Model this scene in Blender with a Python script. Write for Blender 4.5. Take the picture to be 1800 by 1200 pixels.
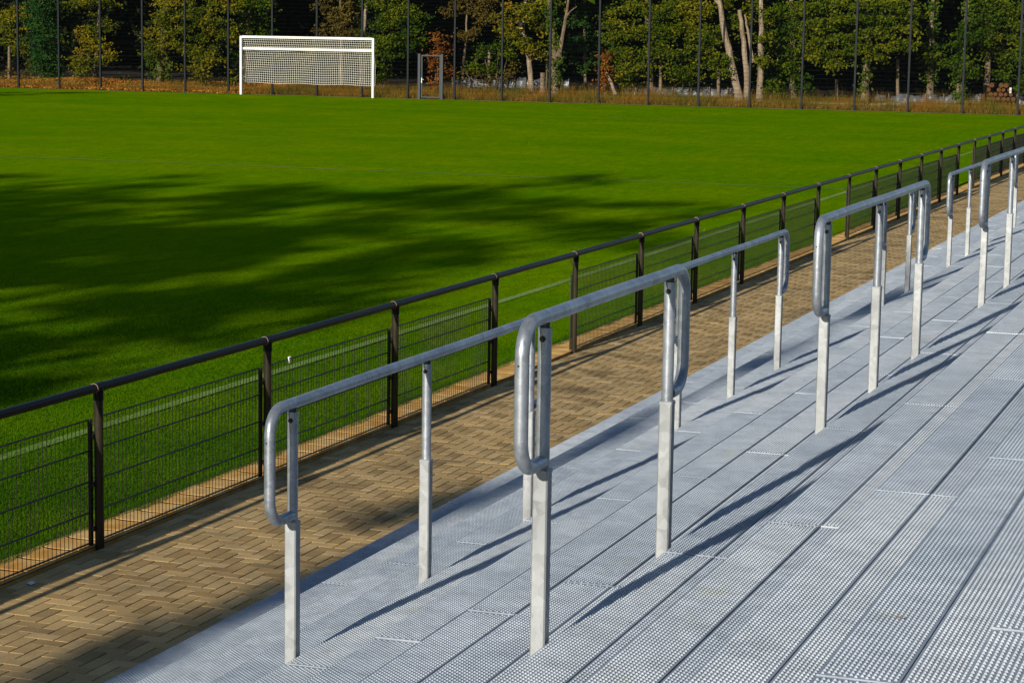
import bpy, math, random
import numpy as np
from mathutils import Vector, Matrix

for o in list(bpy.data.objects):
    bpy.data.objects.remove(o, do_unlink=True)
S = bpy.context.scene
COL = S.collection
RAD = math.radians

# ------------------------------------------------------------------ camera
CAM_H = 3.42
F_PX, YAW, PIT, ROL = 3873.0, 0.3438, 0.1381, 0.0165      # focal in 1800-px units
FW = Vector((math.cos(YAW) * math.cos(PIT), math.sin(YAW) * math.cos(PIT), -math.sin(PIT)))
_rt = Vector((math.sin(YAW), -math.cos(YAW), 0))
_up = _rt.cross(FW)
RT = math.cos(ROL) * _rt + math.sin(ROL) * _up
UP = -math.sin(ROL) * _rt + math.cos(ROL) * _up
cam_d = bpy.data.cameras.new('camera')
cam = bpy.data.objects.new('camera', cam_d)
COL.objects.link(cam)
cam.matrix_world = Matrix(((RT.x, UP.x, -FW.x, 0), (RT.y, UP.y, -FW.y, 0), (RT.z, UP.z, -FW.z, CAM_H), (0, 0, 0, 1)))
cam_d.sensor_width = 36.0
cam_d.sensor_fit = 'HORIZONTAL'
cam_d.lens = 36.0 * F_PX / 1800.0
cam_d.clip_start = 0.1
cam_d.clip_end = 2000
S.camera = cam

# ------------------------------------------------------------------ sky, sun, exposure
SUN_TO = Vector((-2.9, 0.29, 1.0)).normalized()            # towards the sun
ELEV = math.asin(SUN_TO.z)
W = bpy.data.worlds.new('World')
S.world = W
W.use_nodes = True
nt = W.node_tree
nt.nodes.clear()
wo = nt.nodes.new('ShaderNodeOutputWorld')
bg = nt.nodes.new('ShaderNodeBackground')
sky = nt.nodes.new('ShaderNodeTexSky')
sky.sky_type = 'NISHITA'
sky.sun_disc = False
sky.sun_elevation = ELEV
sky.sun_rotation = math.atan2(SUN_TO.x, SUN_TO.y)
sky.air_density = 0.9
sky.dust_density = 0.3
sky.ozone_density = 2.0
bg.inputs['Strength'].default_value = 0.08
nt.links.new(sky.outputs[0], bg.inputs['Color'])
nt.links.new(bg.outputs[0], wo.inputs['Surface'])
sun_d = bpy.data.lights.new('sun', 'SUN')
sun_d.energy = 5.0
sun_d.angle = RAD(0.53)
sun_d.color = (1.0, 0.92, 0.79)
sun = bpy.data.objects.new('sun', sun_d)
COL.objects.link(sun)
sun.rotation_euler = (-SUN_TO).to_track_quat('-Z', 'Y').to_euler()
sun.location = (-30, 10, 30)
vs = S.view_settings
vs.view_transform = 'Standard'
vs.look = 'None'
vs.gamma = 1.0
vs.use_curve_mapping = False
vs.exposure = 0.27

# ------------------------------------------------------------------ helpers
rnd = random.Random(7)
RNG = np.random.default_rng(11)


def at(px, py, X):
    """world point on the plane at distance X along the touchline, seen in direction px, py of the photo"""
    d = FW + RT * ((px - 900.0) / F_PX) - UP * ((py - 600.0) / F_PX)
    t = X / d.x
    return Vector((X, d.y * t, CAM_H + d.z * t))


def to_px(x, y, z):
    d = Vector((x, y, z - CAM_H))
    w = d.dot(FW)
    if w <= 0.1:
        return (-9999, -9999)
    return (900 + F_PX * d.dot(RT) / w, 600 - F_PX * d.dot(UP) / w)


def mesh(name, V, Fc, smooth=False):
    m = bpy.data.meshes.new(name)
    m.from_pydata([tuple(v) for v in V], [], [tuple(f) for f in Fc])
    if smooth:
        m.shade_smooth()
    m.update()
    return m


def np_mesh(name, V, Fc):
    """fast mesh from arrays: V (n,3), Fc (m,k) with a constant face size"""
    V = np.asarray(V, np.float32)
    Fc = np.asarray(Fc, np.int32)
    m = bpy.data.meshes.new(name)
    m.vertices.add(len(V))
    m.vertices.foreach_set('co', V.ravel())
    k = Fc.shape[1]
    m.loops.add(Fc.size)
    m.loops.foreach_set('vertex_index', Fc.ravel())
    m.polygons.add(len(Fc))
    m.polygons.foreach_set('loop_start', np.arange(0, Fc.size, k, dtype=np.int32))
    m.update(calc_edges=True)
    m.validate()
    return m


def obj(name, me, mat=None, parent=None, loc=None, label=None, cat=None, group=None, kind=None):
    o = bpy.data.objects.new(name, me)
    COL.objects.link(o)
    if mat is not None and me is not None and len(me.materials) == 0:
        me.materials.append(mat)
    if parent is not None:
        o.parent = parent
    if loc is not None:
        o.location = loc
    for k, v in (('label', label), ('category', cat), ('group', group), ('kind', kind)):
        if v:
            o[k] = v
    return o


def thing(name, label, cat, loc=(0, 0, 0), group=None, kind=None):
    return obj(name, None, None, None, loc, label, cat, group, kind)


class MB:
    """collects simple solids into one mesh"""
    def __init__(s):
        s.v, s.f, s.sm = [], [], False

    def box(s, x0, x1, y0, y1, z0, z1):
        b = len(s.v)
        s.v += [(x0, y0, z0), (x1, y0, z0), (x1, y1, z0), (x0, y1, z0), (x0, y0, z1), (x1, y0, z1), (x1, y1, z1), (x0, y1, z1)]
        s.f += [(b, b + 3, b + 2, b + 1), (b + 4, b + 5, b + 6, b + 7), (b, b + 1, b + 5, b + 4), (b + 1, b + 2, b + 6, b + 5), (b + 2, b + 3, b + 7, b + 6), (b + 3, b, b + 4, b + 7)]
        return s

    def cbox(s, x0, x1, y0, y1, z0, z1, c):
        """box with chamfered vertical edges and top"""
        b = len(s.v)
        ring = [(x0 + c, y0), (x1 - c, y0), (x1, y0 + c), (x1, y1 - c), (x1 - c, y1), (x0 + c, y1), (x0, y1 - c), (x0, y0 + c)]
        n = 8
        mx, my = (x0 + x1) / 2, (y0 + y1) / 2
        kx, ky = 1 - 2 * c / (x1 - x0), 1 - 2 * c / (y1 - y0)
        s.v += [(p, q, z0) for p, q in ring] + [(p, q, z1 - c) for p, q in ring] + [(mx + (p - mx) * kx, my + (q - my) * ky, z1) for p, q in ring]
        for L in (0, n):
            for i in range(n):
                j = (i + 1) % n
                s.f.append((b + L + i, b + L + j, b + L + n + j, b + L + n + i))
        s.f.append(tuple(b + 2 * n + i for i in range(n)))
        s.f.append(tuple(b + n - 1 - i for i in range(n)))
        return s

    def tube(s, pts, r, n=8, cap=True, radii=None):
        pts = [Vector(p) for p in pts]
        m = len(pts)
        b = len(s.v)
        T = []
        for i in range(m):
            a = pts[max(0, i - 1)]
            c = pts[min(m - 1, i + 1)]
            T.append((c - a).normalized())
        ref = Vector((0, 0, 1)) if abs(T[0].z) < 0.9 else Vector((1, 0, 0))
        u = T[0].cross(ref).normalized()
        for i in range(m):
            t = T[i]
            u = (u - t * u.dot(t)).normalized()
            w = t.cross(u)
            rr = radii[i] if radii else r
            for k in range(n):
                a = 2 * math.pi * k / n
                p = pts[i] + (u * math.cos(a) + w * math.sin(a)) * rr
                s.v.append((p.x, p.y, p.z))
        for i in range(m - 1):
            for k in range(n):
                k2 = (k + 1) % n
                s.f.append((b + i * n + k, b + i * n + k2, b + (i + 1) * n + k2, b + (i + 1) * n + k))
        if cap:
            s.f.append(tuple(b + n - 1 - k for k in range(n)))
            s.f.append(tuple(b + (m - 1) * n + k for k in range(n)))
        return s

    def build(s, name, mat, parent=None, smooth=False, **k):
        me = mesh(name, s.v, s.f)
        if smooth:
            me.shade_smooth()
            try:
                me.set_sharp_from_angle(angle=RAD(40))
            except Exception:
                pass
        return obj(name, me, mat, parent, **k)


# ------------------------------------------------------------------ materials
def nodes(name):
    m = bpy.data.materials.new(name)
    m.use_nodes = True
    t = m.node_tree
    return m, t, t.nodes['Principled BSDF']


def N(t, kind, **kw):
    n = t.nodes.new(kind)
    for k, v in kw.items():
        if k.startswith('i_'):
            n.inputs[k[2:].replace('_', ' ')].default_value = v
        else:
            setattr(n, k, v)
    return n


def ramp(t, src, stops):
    r = t.nodes.new('ShaderNodeValToRGB')
    el = r.color_ramp.elements
    while len(el) < len(stops):
        el.new(0.5)
    for e, (p, c) in zip(el, stops):
        e.position = p
        e.color = (c[0], c[1], c[2], 1)
    t.links.new(src, r.inputs['Fac'])
    return r


def noise(t, scale, detail=4, coord='Object', stretch=None, rough=0.55):
    tc = t.nodes.new('ShaderNodeTexCoord')
    n = t.nodes.new('ShaderNodeTexNoise')
    n.inputs['Scale'].default_value = scale
    n.inputs['Detail'].default_value = detail
    n.inputs['Roughness'].default_value = rough
    if coord == 'World':
        g = t.nodes.new('ShaderNodeNewGeometry')
        src = g.outputs['Position']
    else:
        src = tc.outputs[coord]
    if stretch:
        mp = t.nodes.new('ShaderNodeMapping')
        mp.inputs['Scale'].default_value = stretch
        t.links.new(src, mp.inputs['Vector'])
        src = mp.outputs['Vector']
    t.links.new(src, n.inputs['Vector'])
    return n


def bump(t, bsdf, src, strength, dist):
    b = t.nodes.new('ShaderNodeBump')
    b.inputs['Strength'].default_value = strength
    b.inputs['Distance'].default_value = dist
    t.links.new(src, b.inputs['Height'])
    t.links.new(b.outputs[0], bsdf.inputs['Normal'])
    return b


def mixc(t, fac, a, b, mode='MIX'):
    m = t.nodes.new('ShaderNodeMix')
    m.data_type = 'RGBA'
    m.blend_type = mode
    for sock, v in ((m.inputs[0], fac), (m.inputs[6], a), (m.inputs[7], b)):
        if isinstance(v, (int, float)):
            sock.default_value = v
        elif isinstance(v, tuple):
            sock.default_value = (v[0], v[1], v[2], 1)
        else:
            t.links.new(v, sock)
    return m.outputs[2]


def m_noise(name, stops, scale, rough=0.9, metallic=0.0, bumps=None, coord='World', detail=5, spec=0.3, stretch=None):
    m, t, b = nodes(name)
    n = noise(t, scale, detail, coord, stretch)
    r = ramp(t, n.outputs['Fac'], stops)
    t.links.new(r.outputs[0], b.inputs['Base Color'])
    b.inputs['Roughness'].default_value = rough
    b.inputs['Metallic'].default_value = metallic
    b.inputs['Specular IOR Level'].default_value = spec
    if bumps:
        bn = noise(t, bumps[0], 4, coord, stretch)
        bump(t, b, bn.outputs['Fac'], bumps[1], bumps[2])
    return m


def m_galv(name, lo, hi, rough=0.45, metal=0.75, spangle=60):
    m, t, b = nodes(name)
    tc = t.nodes.new('ShaderNodeTexCoord')
    g = t.nodes.new('ShaderNodeNewGeometry')
    v = N(t, 'ShaderNodeTexVoronoi')
    v.inputs['Scale'].default_value = spangle
    t.links.new(g.outputs['Position'], v.inputs['Vector'])
    n = noise(t, 7, 6, 'World', (1, 1, 0.35))
    n2 = noise(t, 45, 3, 'World')
    a = N(t, 'ShaderNodeMath', operation='MULTIPLY_ADD')
    t.links.new(v.outputs['Color'], a.inputs[0])
    a.inputs[1].default_value = 0.30
    t.links.new(n.outputs['Fac'], a.inputs[2])
    c = ramp(t, a.outputs[0], [(0.38, lo), (0.62, tuple((x + y) / 2 for x, y in zip(lo, hi))), (0.85, hi)])
    t.links.new(c.outputs[0], b.inputs['Base Color'])
    rr = N(t, 'ShaderNodeMapRange')
    rr.inputs['To Min'].default_value = rough - 0.1
    rr.inputs['To Max'].default_value = rough + 0.15
    t.links.new(n2.outputs['Fac'], rr.inputs['Value'])
    t.links.new(rr.outputs[0], b.inputs['Roughness'])
    b.inputs['Metallic'].default_value = metal
    bump(t, b, n2.outputs['Fac'], 0.12, 0.004)
    return m


def m_leaf(name, stops, trans=0.25, rough=0.6):
    m, t, b = nodes(name)
    g = t.nodes.new('ShaderNodeNewGeometry')
    big = noise(t, 0.55, 2, 'World')
    a = N(t, 'ShaderNodeMath', operation='MULTIPLY_ADD')
    t.links.new(g.outputs['Random Per Island'], a.inputs[0])
    a.inputs[1].default_value = 0.55
    s = N(t, 'ShaderNodeMath', operation='MULTIPLY_ADD')
    t.links.new(big.outputs['Fac'], s.inputs[0])
    s.inputs[1].default_value = 1.5
    s.inputs[2].default_value = -0.5
    t.links.new(s.outputs[0], a.inputs[2])
    c = ramp(t, a.outputs[0], stops)
    t.links.new(c.outputs[0], b.inputs['Base Color'])
    b.inputs['Roughness'].default_value = rough
    b.inputs['Specular IOR Level'].default_value = 0.04
    tr = t.nodes.new('ShaderNodeBsdfTranslucent')
    t.links.new(c.outputs[0], tr.inputs['Color'])
    mx = t.nodes.new('ShaderNodeMixShader')
    mx.inputs[0].default_value = trans
    t.links.new(b.outputs[0], mx.inputs[1])
    t.links.new(tr.outputs[0], mx.inputs[2])
    t.links.new(mx.outputs[0], t.nodes['Material Output'].inputs['Surface'])
    return m


M = {}
# pitch turf: fine blade-scale mottling over broad patches
m, t, b = nodes('turf')
n1 = noise(t, 26, 6, 'World', (1, 1, 1), 0.7)
n2 = noise(t, 0.35, 4, 'World')
n3 = noise(t, 3.2, 4, 'World', (0.5, 1.6, 1))
c1 = ramp(t, n1.outputs['Fac'], [(0.26, (0.042, 0.108, 0.0005)), (0.52, (0.112, 0.224, 0.0005)), (0.78, (0.205, 0.335, 0.001))])
c2 = ramp(t, n2.outputs['Fac'], [(0.35, (0.80, 0.94, 0.8)), (0.65, (1.15, 1.03, 1.0))])
c3 = ramp(t, n3.outputs['Fac'], [(0.3, (0.76, 0.84, 0.8)), (0.7, (1.16, 1.09, 1.0))])
n4 = noise(t, 0.11, 3, 'World', (1.6, 0.5, 1))
c4 = ramp(t, n4.outputs['Fac'], [(0.36, (0.88, 0.95, 1.0)), (0.64, (1.14, 1.04, 1.0))])
x = mixc(t, 1.0, c1.outputs[0], c2.outputs[0], 'MULTIPLY')
x = mixc(t, 1.0, x, c4.outputs[0], 'MULTIPLY')
x = mixc(t, 1.0, x, c3.outputs[0], 'MULTIPLY')
t.links.new(x, b.inputs['Base Color'])
b.inputs['Roughness'].default_value = 0.95
b.inputs['Specular IOR Level'].default_value = 0.0
nb = noise(t, 40, 4, 'World', None, 0.7)
bump(t, b, nb.outputs['Fac'], 0.8, 0.03)
M['turf'] = m
M['blade'] = m_leaf('blade', [(0.05, (0.013, 0.058, 0.001)), (0.5, (0.029, 0.088, 0.001)), (0.95, (0.072, 0.138, 0.002))], 0.2, 0.8)
# worn chalk line between the blades
m, t, b = nodes('chalk_line')
n1 = noise(t, 34, 5, 'World', None, 0.7)
n2 = noise(t, 0.9, 3, 'World')
a = N(t, 'ShaderNodeMath', operation='MULTIPLY_ADD')
t.links.new(n2.outputs['Fac'], a.inputs[0])
a.inputs[1].default_value = 0.50
t.links.new(n1.outputs['Fac'], a.inputs[2])
c1 = ramp(t, a.outputs[0], [(0.66, (0.10, 0.205, 0.001)), (1.0, (0.25, 0.35, 0.08))])
t.links.new(c1.outputs[0], b.inputs['Base Color'])
b.inputs['Roughness'].default_value = 0.95
bump(t, b, n1.outputs['Fac'], 0.7, 0.03)
M['chalk'] = m
# concrete pavers
m, t, b = nodes('paver_concrete')
g = t.nodes.new('ShaderNodeNewGeometry')
oi = t.nodes.new('ShaderNodeObjectInfo')
ad = N(t, 'ShaderNodeMath', operation='ADD')
t.links.new(g.outputs['Random Per Island'], ad.inputs[0])
t.links.new(oi.outputs['Random'], ad.inputs[1])
fr = N(t, 'ShaderNodeMath', operation='FRACT')
t.links.new(ad.outputs[0], fr.inputs[0])
c1 = ramp(t, fr.outputs[0], [(0.0, (0.30, 0.200, 0.082)), (0.35, (0.405, 0.28, 0.122)), (0.7, (0.45, 0.315, 0.142)), (0.9, (0.50, 0.36, 0.175)), (1.0, (0.26, 0.18, 0.08))])
n1 = noise(t, 1.3, 5, 'World')
c2 = ramp(t, n1.outputs['Fac'], [(0.30, (0.50, 0.50, 0.50)), (0.47, (0.92, 0.92, 0.92)), (0.7, (1.14, 1.12, 1.05))])
n2 = noise(t, 90, 4, 'World')
c3 = ramp(t, n2.outputs['Fac'], [(0.3, (0.78, 0.78, 0.78)), (0.7, (1.15, 1.15, 1.15))])
x = mixc(t, 1.0, c1.outputs[0], c2.outputs[0], 'MULTIPLY')
x = mixc(t, 1.0, x, c3.outputs[0], 'MULTIPLY')
t.links.new(x, b.inputs['Base Color'])
b.inputs['Roughness'].default_value = 0.92
b.inputs['Specular IOR Level'].default_value = 0.2
bump(t, b, n2.outputs['Fac'], 0.5, 0.003)
M['paver'] = m
M['sand'] = m_noise('joint_sand', [(0.3, (0.05, 0.035, 0.018)), (0.7, (0.11, 0.08, 0.04))], 30, 0.95)
M['edging'] = m_noise('edging_concrete', [(0.28, (0.40, 0.19, 0.036)), (0.46, (0.54, 0.29, 0.065)), (0.62, (0.62, 0.41, 0.15)), (0.82, (0.48, 0.25, 0.055))], 3.5, 0.9, 0, (60, 0.4, 0.004))
M['joint'] = m_noise('joint_soil', [(0.3, (0.018, 0.012, 0.006)), (0.7, (0.045, 0.028, 0.012))], 20, 0.95)
# coatings and steel
M['anthracite'] = m_noise('anthracite_coating_lit', [(0.3, (0.020, 0.016, 0.010)), (0.7, (0.032, 0.025, 0.015))], 9, 0.36, 0.0, (80, 0.1, 0.002), spec=0.2)  # fence posts: the sunlit brown is put into the coating colour
M['railcoat_shaded'] = m_noise('rail_coating_shaded', [(0.3, (0.006, 0.006, 0.007)), (0.7, (0.010, 0.0095, 0.010))], 9, 0.38, 0.0, (80, 0.1, 0.002), spec=0.12)  # same fence coating, darkened in colour where the sun only grazes the rail
M['wire'] = m_noise('wire_coating', [(0.3, (0.010, 0.009, 0.008)), (0.7, (0.018, 0.016, 0.013))], 6, 0.45, 0.0, spec=0.4)
M['mast'] = m_noise('grey_post_coating', [(0.3, (0.006, 0.009, 0.011)), (0.7, (0.012, 0.016, 0.019))], 5, 0.6, spec=0.15)
M['gatecoat'] = m_noise('gate_coating', [(0.3, (0.026, 0.033, 0.039)), (0.7, (0.037, 0.046, 0.052))], 5, 0.5)
M['tube'] = m_galv('galvanized_tube', (0.21, 0.235, 0.27), (0.41, 0.44, 0.485), 0.40, 0.62, 40)
M['sleeve'] = m_galv('galvanized_sleeve', (0.20, 0.213, 0.222), (0.375, 0.395, 0.405), 0.5, 0.35, 28)
m = m_galv('galvanized_deck', (0.258, 0.296, 0.344), (0.372, 0.420, 0.480), 0.40, 0.25, 25)
t = m.node_tree
b = t.nodes['Principled BSDF']
src = b.inputs['Base Color'].links[0].from_socket
oi = t.nodes.new('ShaderNodeObjectInfo')
tint = ramp(t, oi.outputs['Random'], [(0.0, (0.86, 0.88, 0.90)), (0.5, (1.0, 1.0, 1.0)), (1.0, (1.10, 1.08, 1.04))])
x = mixc(t, 1.0, src, tint.outputs[0], 'MULTIPLY')
st = noise(t, 2.6, 5, 'World', (0.6, 1.4, 1), 0.65)
dirt = ramp(t, st.outputs['Fac'], [(0.62, (0.0, 0.0, 0.0)), (0.78, (0.55, 0.55, 0.55))])
x = mixc(t, dirt.outputs[0], x, (0.30, 0.30, 0.20))
sh = noise(t, 0.9, 4, 'World')
sh2 = ramp(t, sh.outputs['Fac'], [(0.35, (0.84, 0.86, 0.88)), (0.6, (1.04, 1.03, 1.02))])
x = mixc(t, 1.0, x, sh2.outputs[0], 'MULTIPLY')
t.links.new(x, b.inputs['Base Color'])
M['deck'] = m
M['riser'] = m_galv('galvanized_riser', (0.18, 0.19, 0.20), (0.28, 0.29, 0.30), 0.5, 0.5, 25)
M['bolt'] = m_noise('bolt_steel', [(0.3, (0.03, 0.03, 0.03)), (0.7, (0.07, 0.07, 0.07))], 80, 0.4, 0.6)
M['white'] = m_noise('white_paint', [(0.3, (0.62, 0.61, 0.56)), (0.7, (0.76, 0.75, 0.70))], 4, 0.45)
M['net'] = m_noise('net_cord', [(0.3, (0.66, 0.65, 0.56)), (0.7, (0.76, 0.75, 0.66))], 6, 0.8)
# wood and ground
M['bark'] = m_noise('bark', [(0.25, (0.075, 0.050, 0.028)), (0.5, (0.16, 0.115, 0.07)), (0.75, (0.25, 0.19, 0.125))], 6, 0.95, 0, (9, 0.9, 0.05), stretch=(1, 1, 0.3))
M['bark_pale'] = m_noise('bark_pale', [(0.25, (0.16, 0.115, 0.075)), (0.5, (0.27, 0.205, 0.14)), (0.75, (0.36, 0.285, 0.20))], 6, 0.95, 0, (9, 0.9, 0.05), stretch=(1, 1, 0.3))
M['timber'] = m_noise('weathered_timber', [(0.3, (0.13, 0.095, 0.055)), (0.7, (0.25, 0.19, 0.12))], 5, 0.95, stretch=(1, 1, 0.2))
M['log'] = m_noise('log_wood', [(0.3, (0.06, 0.026, 0.010)), (0.7, (0.15, 0.066, 0.022))], 5, 0.95)
M['cut'] = m_noise('cut_wood', [(0.3, (0.06, 0.026, 0.009)), (0.7, (0.14, 0.062, 0.018))], 12, 0.95)
M['soil'] = m_noise('woodland_soil_shaded', [(0.3, (0.010, 0.007, 0.004)), (0.55, (0.022, 0.013, 0.006)), (0.75, (0.035, 0.018, 0.007))], 1.2, 0.95, 0, (12, 0.6, 0.05))  # shade under the canopy is put into this near-black soil colour
M['verge'] = m_noise('verge_soil', [(0.3, (0.09, 0.075, 0.018)), (0.55, (0.17, 0.115, 0.030)), (0.75, (0.25, 0.13, 0.035))], 1.5, 0.95, 0, (14, 0.6, 0.05))
M['ground'] = m_noise('open_ground', [(0.3, (0.05, 0.07, 0.018)), (0.7, (0.10, 0.11, 0.035))], 0.4, 0.95)
M['foil'] = m_noise('grey_foil', [(0.3, (0.08, 0.092, 0.11)), (0.7, (0.17, 0.185, 0.21))], 2.5, 0.36, 0.1, (5, 0.6, 0.06), spec=0.6)
M['paper'] = m_noise('white_paper', [(0.3, (0.6, 0.6, 0.6)), (0.7, (0.75, 0.75, 0.74))], 10, 0.7)
M['brass'] = m_noise('latch_brass', [(0.3, (0.35, 0.30, 0.08)), (0.7, (0.5, 0.42, 0.12))], 10, 0.4, 0.4)
M['nest'] = m_noise('nest_box_wood', [(0.3, (0.42, 0.20, 0.04)), (0.7, (0.52, 0.27, 0.06))], 6, 0.85)
# foliage families
M['lf_green'] = m_leaf('leaf_green', [(0.05, (0.012, 0.038, 0.002)), (0.5, (0.044, 0.084, 0.003)), (0.95, (0.150, 0.160, 0.006))])
M['lf_yellow'] = m_leaf('leaf_yellow_green', [(0.05, (0.030, 0.056, 0.003)), (0.5, (0.098, 0.116, 0.004)), (0.85, (0.25, 0.195, 0.008)), (0.98, (0.23, 0.10, 0.008))])
M['lf_layer'] = m_leaf('leaf_mid_green', [(0.05, (0.018, 0.048, 0.002)), (0.5, (0.070, 0.102, 0.003)), (0.92, (0.215, 0.190, 0.007))])
M['lf_dark'] = m_leaf('leaf_conifer', [(0.05, (0.010, 0.042, 0.008)), (0.5, (0.024, 0.078, 0.012)), (0.95, (0.06, 0.115, 0.016))])
M['lf_orange'] = m_leaf('leaf_orange', [(0.05, (0.10, 0.032, 0.007)), (0.5, (0.20, 0.066, 0.011)), (0.95, (0.28, 0.13, 0.02))])
M['lf_brown'] = m_leaf('leaf_brown', [(0.05, (0.040, 0.032, 0.007)), (0.5, (0.082, 0.058, 0.011)), (0.95, (0.15, 0.115, 0.016))])
M['lf_deep'] = m_leaf('leaf_wood_shade', [(0.05, (0.004, 0.008, 0.003)), (0.5, (0.008, 0.014, 0.004)), (0.95, (0.018, 0.02, 0.006))], 0.05)  # shade inside the wood is put into these near-black leaf colours
M['ivy'] = m_leaf('leaf_ivy', [(0.05, (0.022, 0.066, 0.007)), (0.5, (0.062, 0.115, 0.010)), (0.95, (0.14, 0.150, 0.014))])
M['drygrass'] = m_leaf('dry_grass', [(0.05, (0.060, 0.082, 0.008)), (0.35, (0.125, 0.115, 0.014)), (0.6, (0.25, 0.16, 0.026)), (0.85, (0.33, 0.155, 0.022)), (0.98, (0.33, 0.095, 0.012))], 0.25, 0.8)
M['litter'] = m_leaf('leaf_litter', [(0.05, (0.15, 0.050, 0.009)), (0.5, (0.30, 0.11, 0.017)), (0.95, (0.42, 0.22, 0.035))], 0.1, 0.8)

# ------------------------------------------------------------------ large structure
FENCE_Y, FENCE_X0, BAY = 7.389, 12.57, 2.52
FAR_X, FAR_Y0 = 103.4, 65.5
STEP_A, STEP_B, NOSE_Y0, NOSE_Z0 = 0.4078, 0.159, 5.51, 0.171


def gz(X):
    """the pitch rises very slightly to the far end"""
    return 0.15 * max(0.0, (X - 22.0) / 81.0)


def sheet(name, xs, ys, zf, mat, kind='structure', parent=None):
    V, Fc = [], []
    for x_ in xs:
        for y_ in ys:
            V.append((x_, y_, zf(x_, y_)))
    ny = len(ys)
    for i in range(len(xs) - 1):
        for j in range(ny - 1):
            Fc.append((i * ny + j, (i + 1) * ny + j, (i + 1) * ny + j + 1, i * ny + j + 1))
    return obj(name, mesh(name, V, Fc), mat, parent, kind=kind)


obj('ground', mesh('ground', [(-700, -700, -0.12), (900, -700, -0.12), (900, 900, -0.12), (-700, 900, -0.12)], [(0, 1, 2, 3)]), M['ground'], kind='structure')
pitch = sheet('pitch', [-14, 5, 22, 50, 80, 103.2], [7.74, 20, 45, 80], lambda x_, y_: gz(x_), M['turf'])


def line_strip(name, x0, x1, y0, y1):
    n = max(1, int(abs(x1 - x0) / 20))
    xs = [x0 + (x1 - x0) * i / n for i in range(n + 1)]
    return sheet(name, xs, [y0, y1], lambda x_, y_: gz(x_) + 0.006, M['chalk'])


line_strip('touchline', 5, 102, 9.60, 9.73)
line_strip('halfway_line', 49.95, 50.05, 9.74, 40)
line_strip('penalty_line', 87.6, 87.72, 22, 27.5)

# verge and woodland floor beyond the ball-stop fence
verge = sheet('verge', [103.204, 104.2, 106, 109, 114], [2, 20, 40, 60, 95], lambda x_, y_: 0.15 + 0.035 * (x_ - 103.2), M['verge'])
floor = sheet('woodland_floor', [114.0, 122, 140, 190], [-8, 20, 40, 60, 90, 140], lambda x_, y_: 0.528 + 0.004 * (x_ - 114), M['soil'])

# ------------------------------------------------------------------ paved path, herringbone
path = obj('paved_path', mesh('paved_path', [(-6, 5.4, -0.035), (75, 5.4, -0.035), (75, 7.40, -0.035), (-6, 7.40, -0.035)], [(0, 1, 2, 3)]), M['sand'], kind='structure')


def paver_mesh(lx, ly):
    mb = MB()
    c, g, gx = 0.0022, 0.0046, 0.0012
    x0, x1, y0, y1 = gx, lx - gx, g, ly - g
    v = [(x0, y0, -0.034), (x1, y0, -0.034), (x1, y1, -0.034), (x0, y1, -0.034), (x0, y0, -c), (x1, y0, -c), (x1, y1, -c), (x0, y1, -c),
         (x0 + 0.0001, y0 + c, 0), (x1 - c, y0 + c, 0), (x1 - c, y1 - c, 0), (x0 + 0.0001, y1 - c, 0)]
    f = [(0, 1, 5, 4), (1, 2, 6, 5), (2, 3, 7, 6), (3, 0, 4, 7), (4, 5, 9, 8), (5, 6, 10, 9), (6, 7, 11, 10), (7, 4, 8, 11), (8, 9, 10, 11)]
    return v, f


PU = 0.10
bricks = []
for gi in range(85, 740):
    for gj in range(0, 19):
        r = (gi - gj) % 4
        x_, y_ = gi * PU, 5.475 + gj * PU
        if r == 0:
            bricks.append((x_, y_, 0))
        elif r == 2 and gj == 0:
            bricks.append((x_, y_, 2))
        elif r == 3:
            bricks.append((x_, y_, 1))
vH, fH = paver_mesh(2 * PU, PU)
vV, fV = paver_mesh(PU, 2 * PU)
vS, fS = paver_mesh(PU, PU)
meH, meV, meS = mesh('paver', vH, fH), mesh('paver', vV, fV), mesh('paver', vS, fS)
vis = []
for i, (x_, y_, k) in enumerate(bricks):
    p = to_px(x_ + 0.1, y_ + 0.05, 0)
    if -10 < p[0] < 1810 and -10 < p[1] < 1215 and p[1] < 1200 - 0.519 * (p[0] - 180) + 5:
        vis.append((x_, i))
vis.sort()
single = set(i for _, i in vis[:298])
jv, jf = [], []
for i, (x_, y_, k) in enumerate(bricks):
    if k == 1 and y_ > 5.475 + 18 * PU - 0.01:
        k = 2
    dz = rnd.uniform(-0.0010, 0.0010)
    tx, ty = rnd.uniform(-0.012, 0.012), rnd.uniform(-0.007, 0.003)
    if i in single:
        o = obj('paver', (meH, meV, meS)[k], M['paver'], path, (x_, y_, dz))
        o.rotation_euler = (tx * 0.6, ty * 0.6, rnd.uniform(-0.006, 0.006))
    else:
        bse = len(jv)
        for (a_, b_, c_) in (vH, vV, vS)[k]:
            jv.append((x_ + a_, y_ + b_, dz + c_ + 0.4 * (a_ - 0.07) * ty + 0.4 * (b_ - 0.07) * tx))
        jf += [tuple(bse + q for q in ff) for ff in (fH, fV, fS)[k]]
obj('paver_field', mesh('paver_field', jv, jf), M['paver'], path, kind='stuff')

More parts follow.
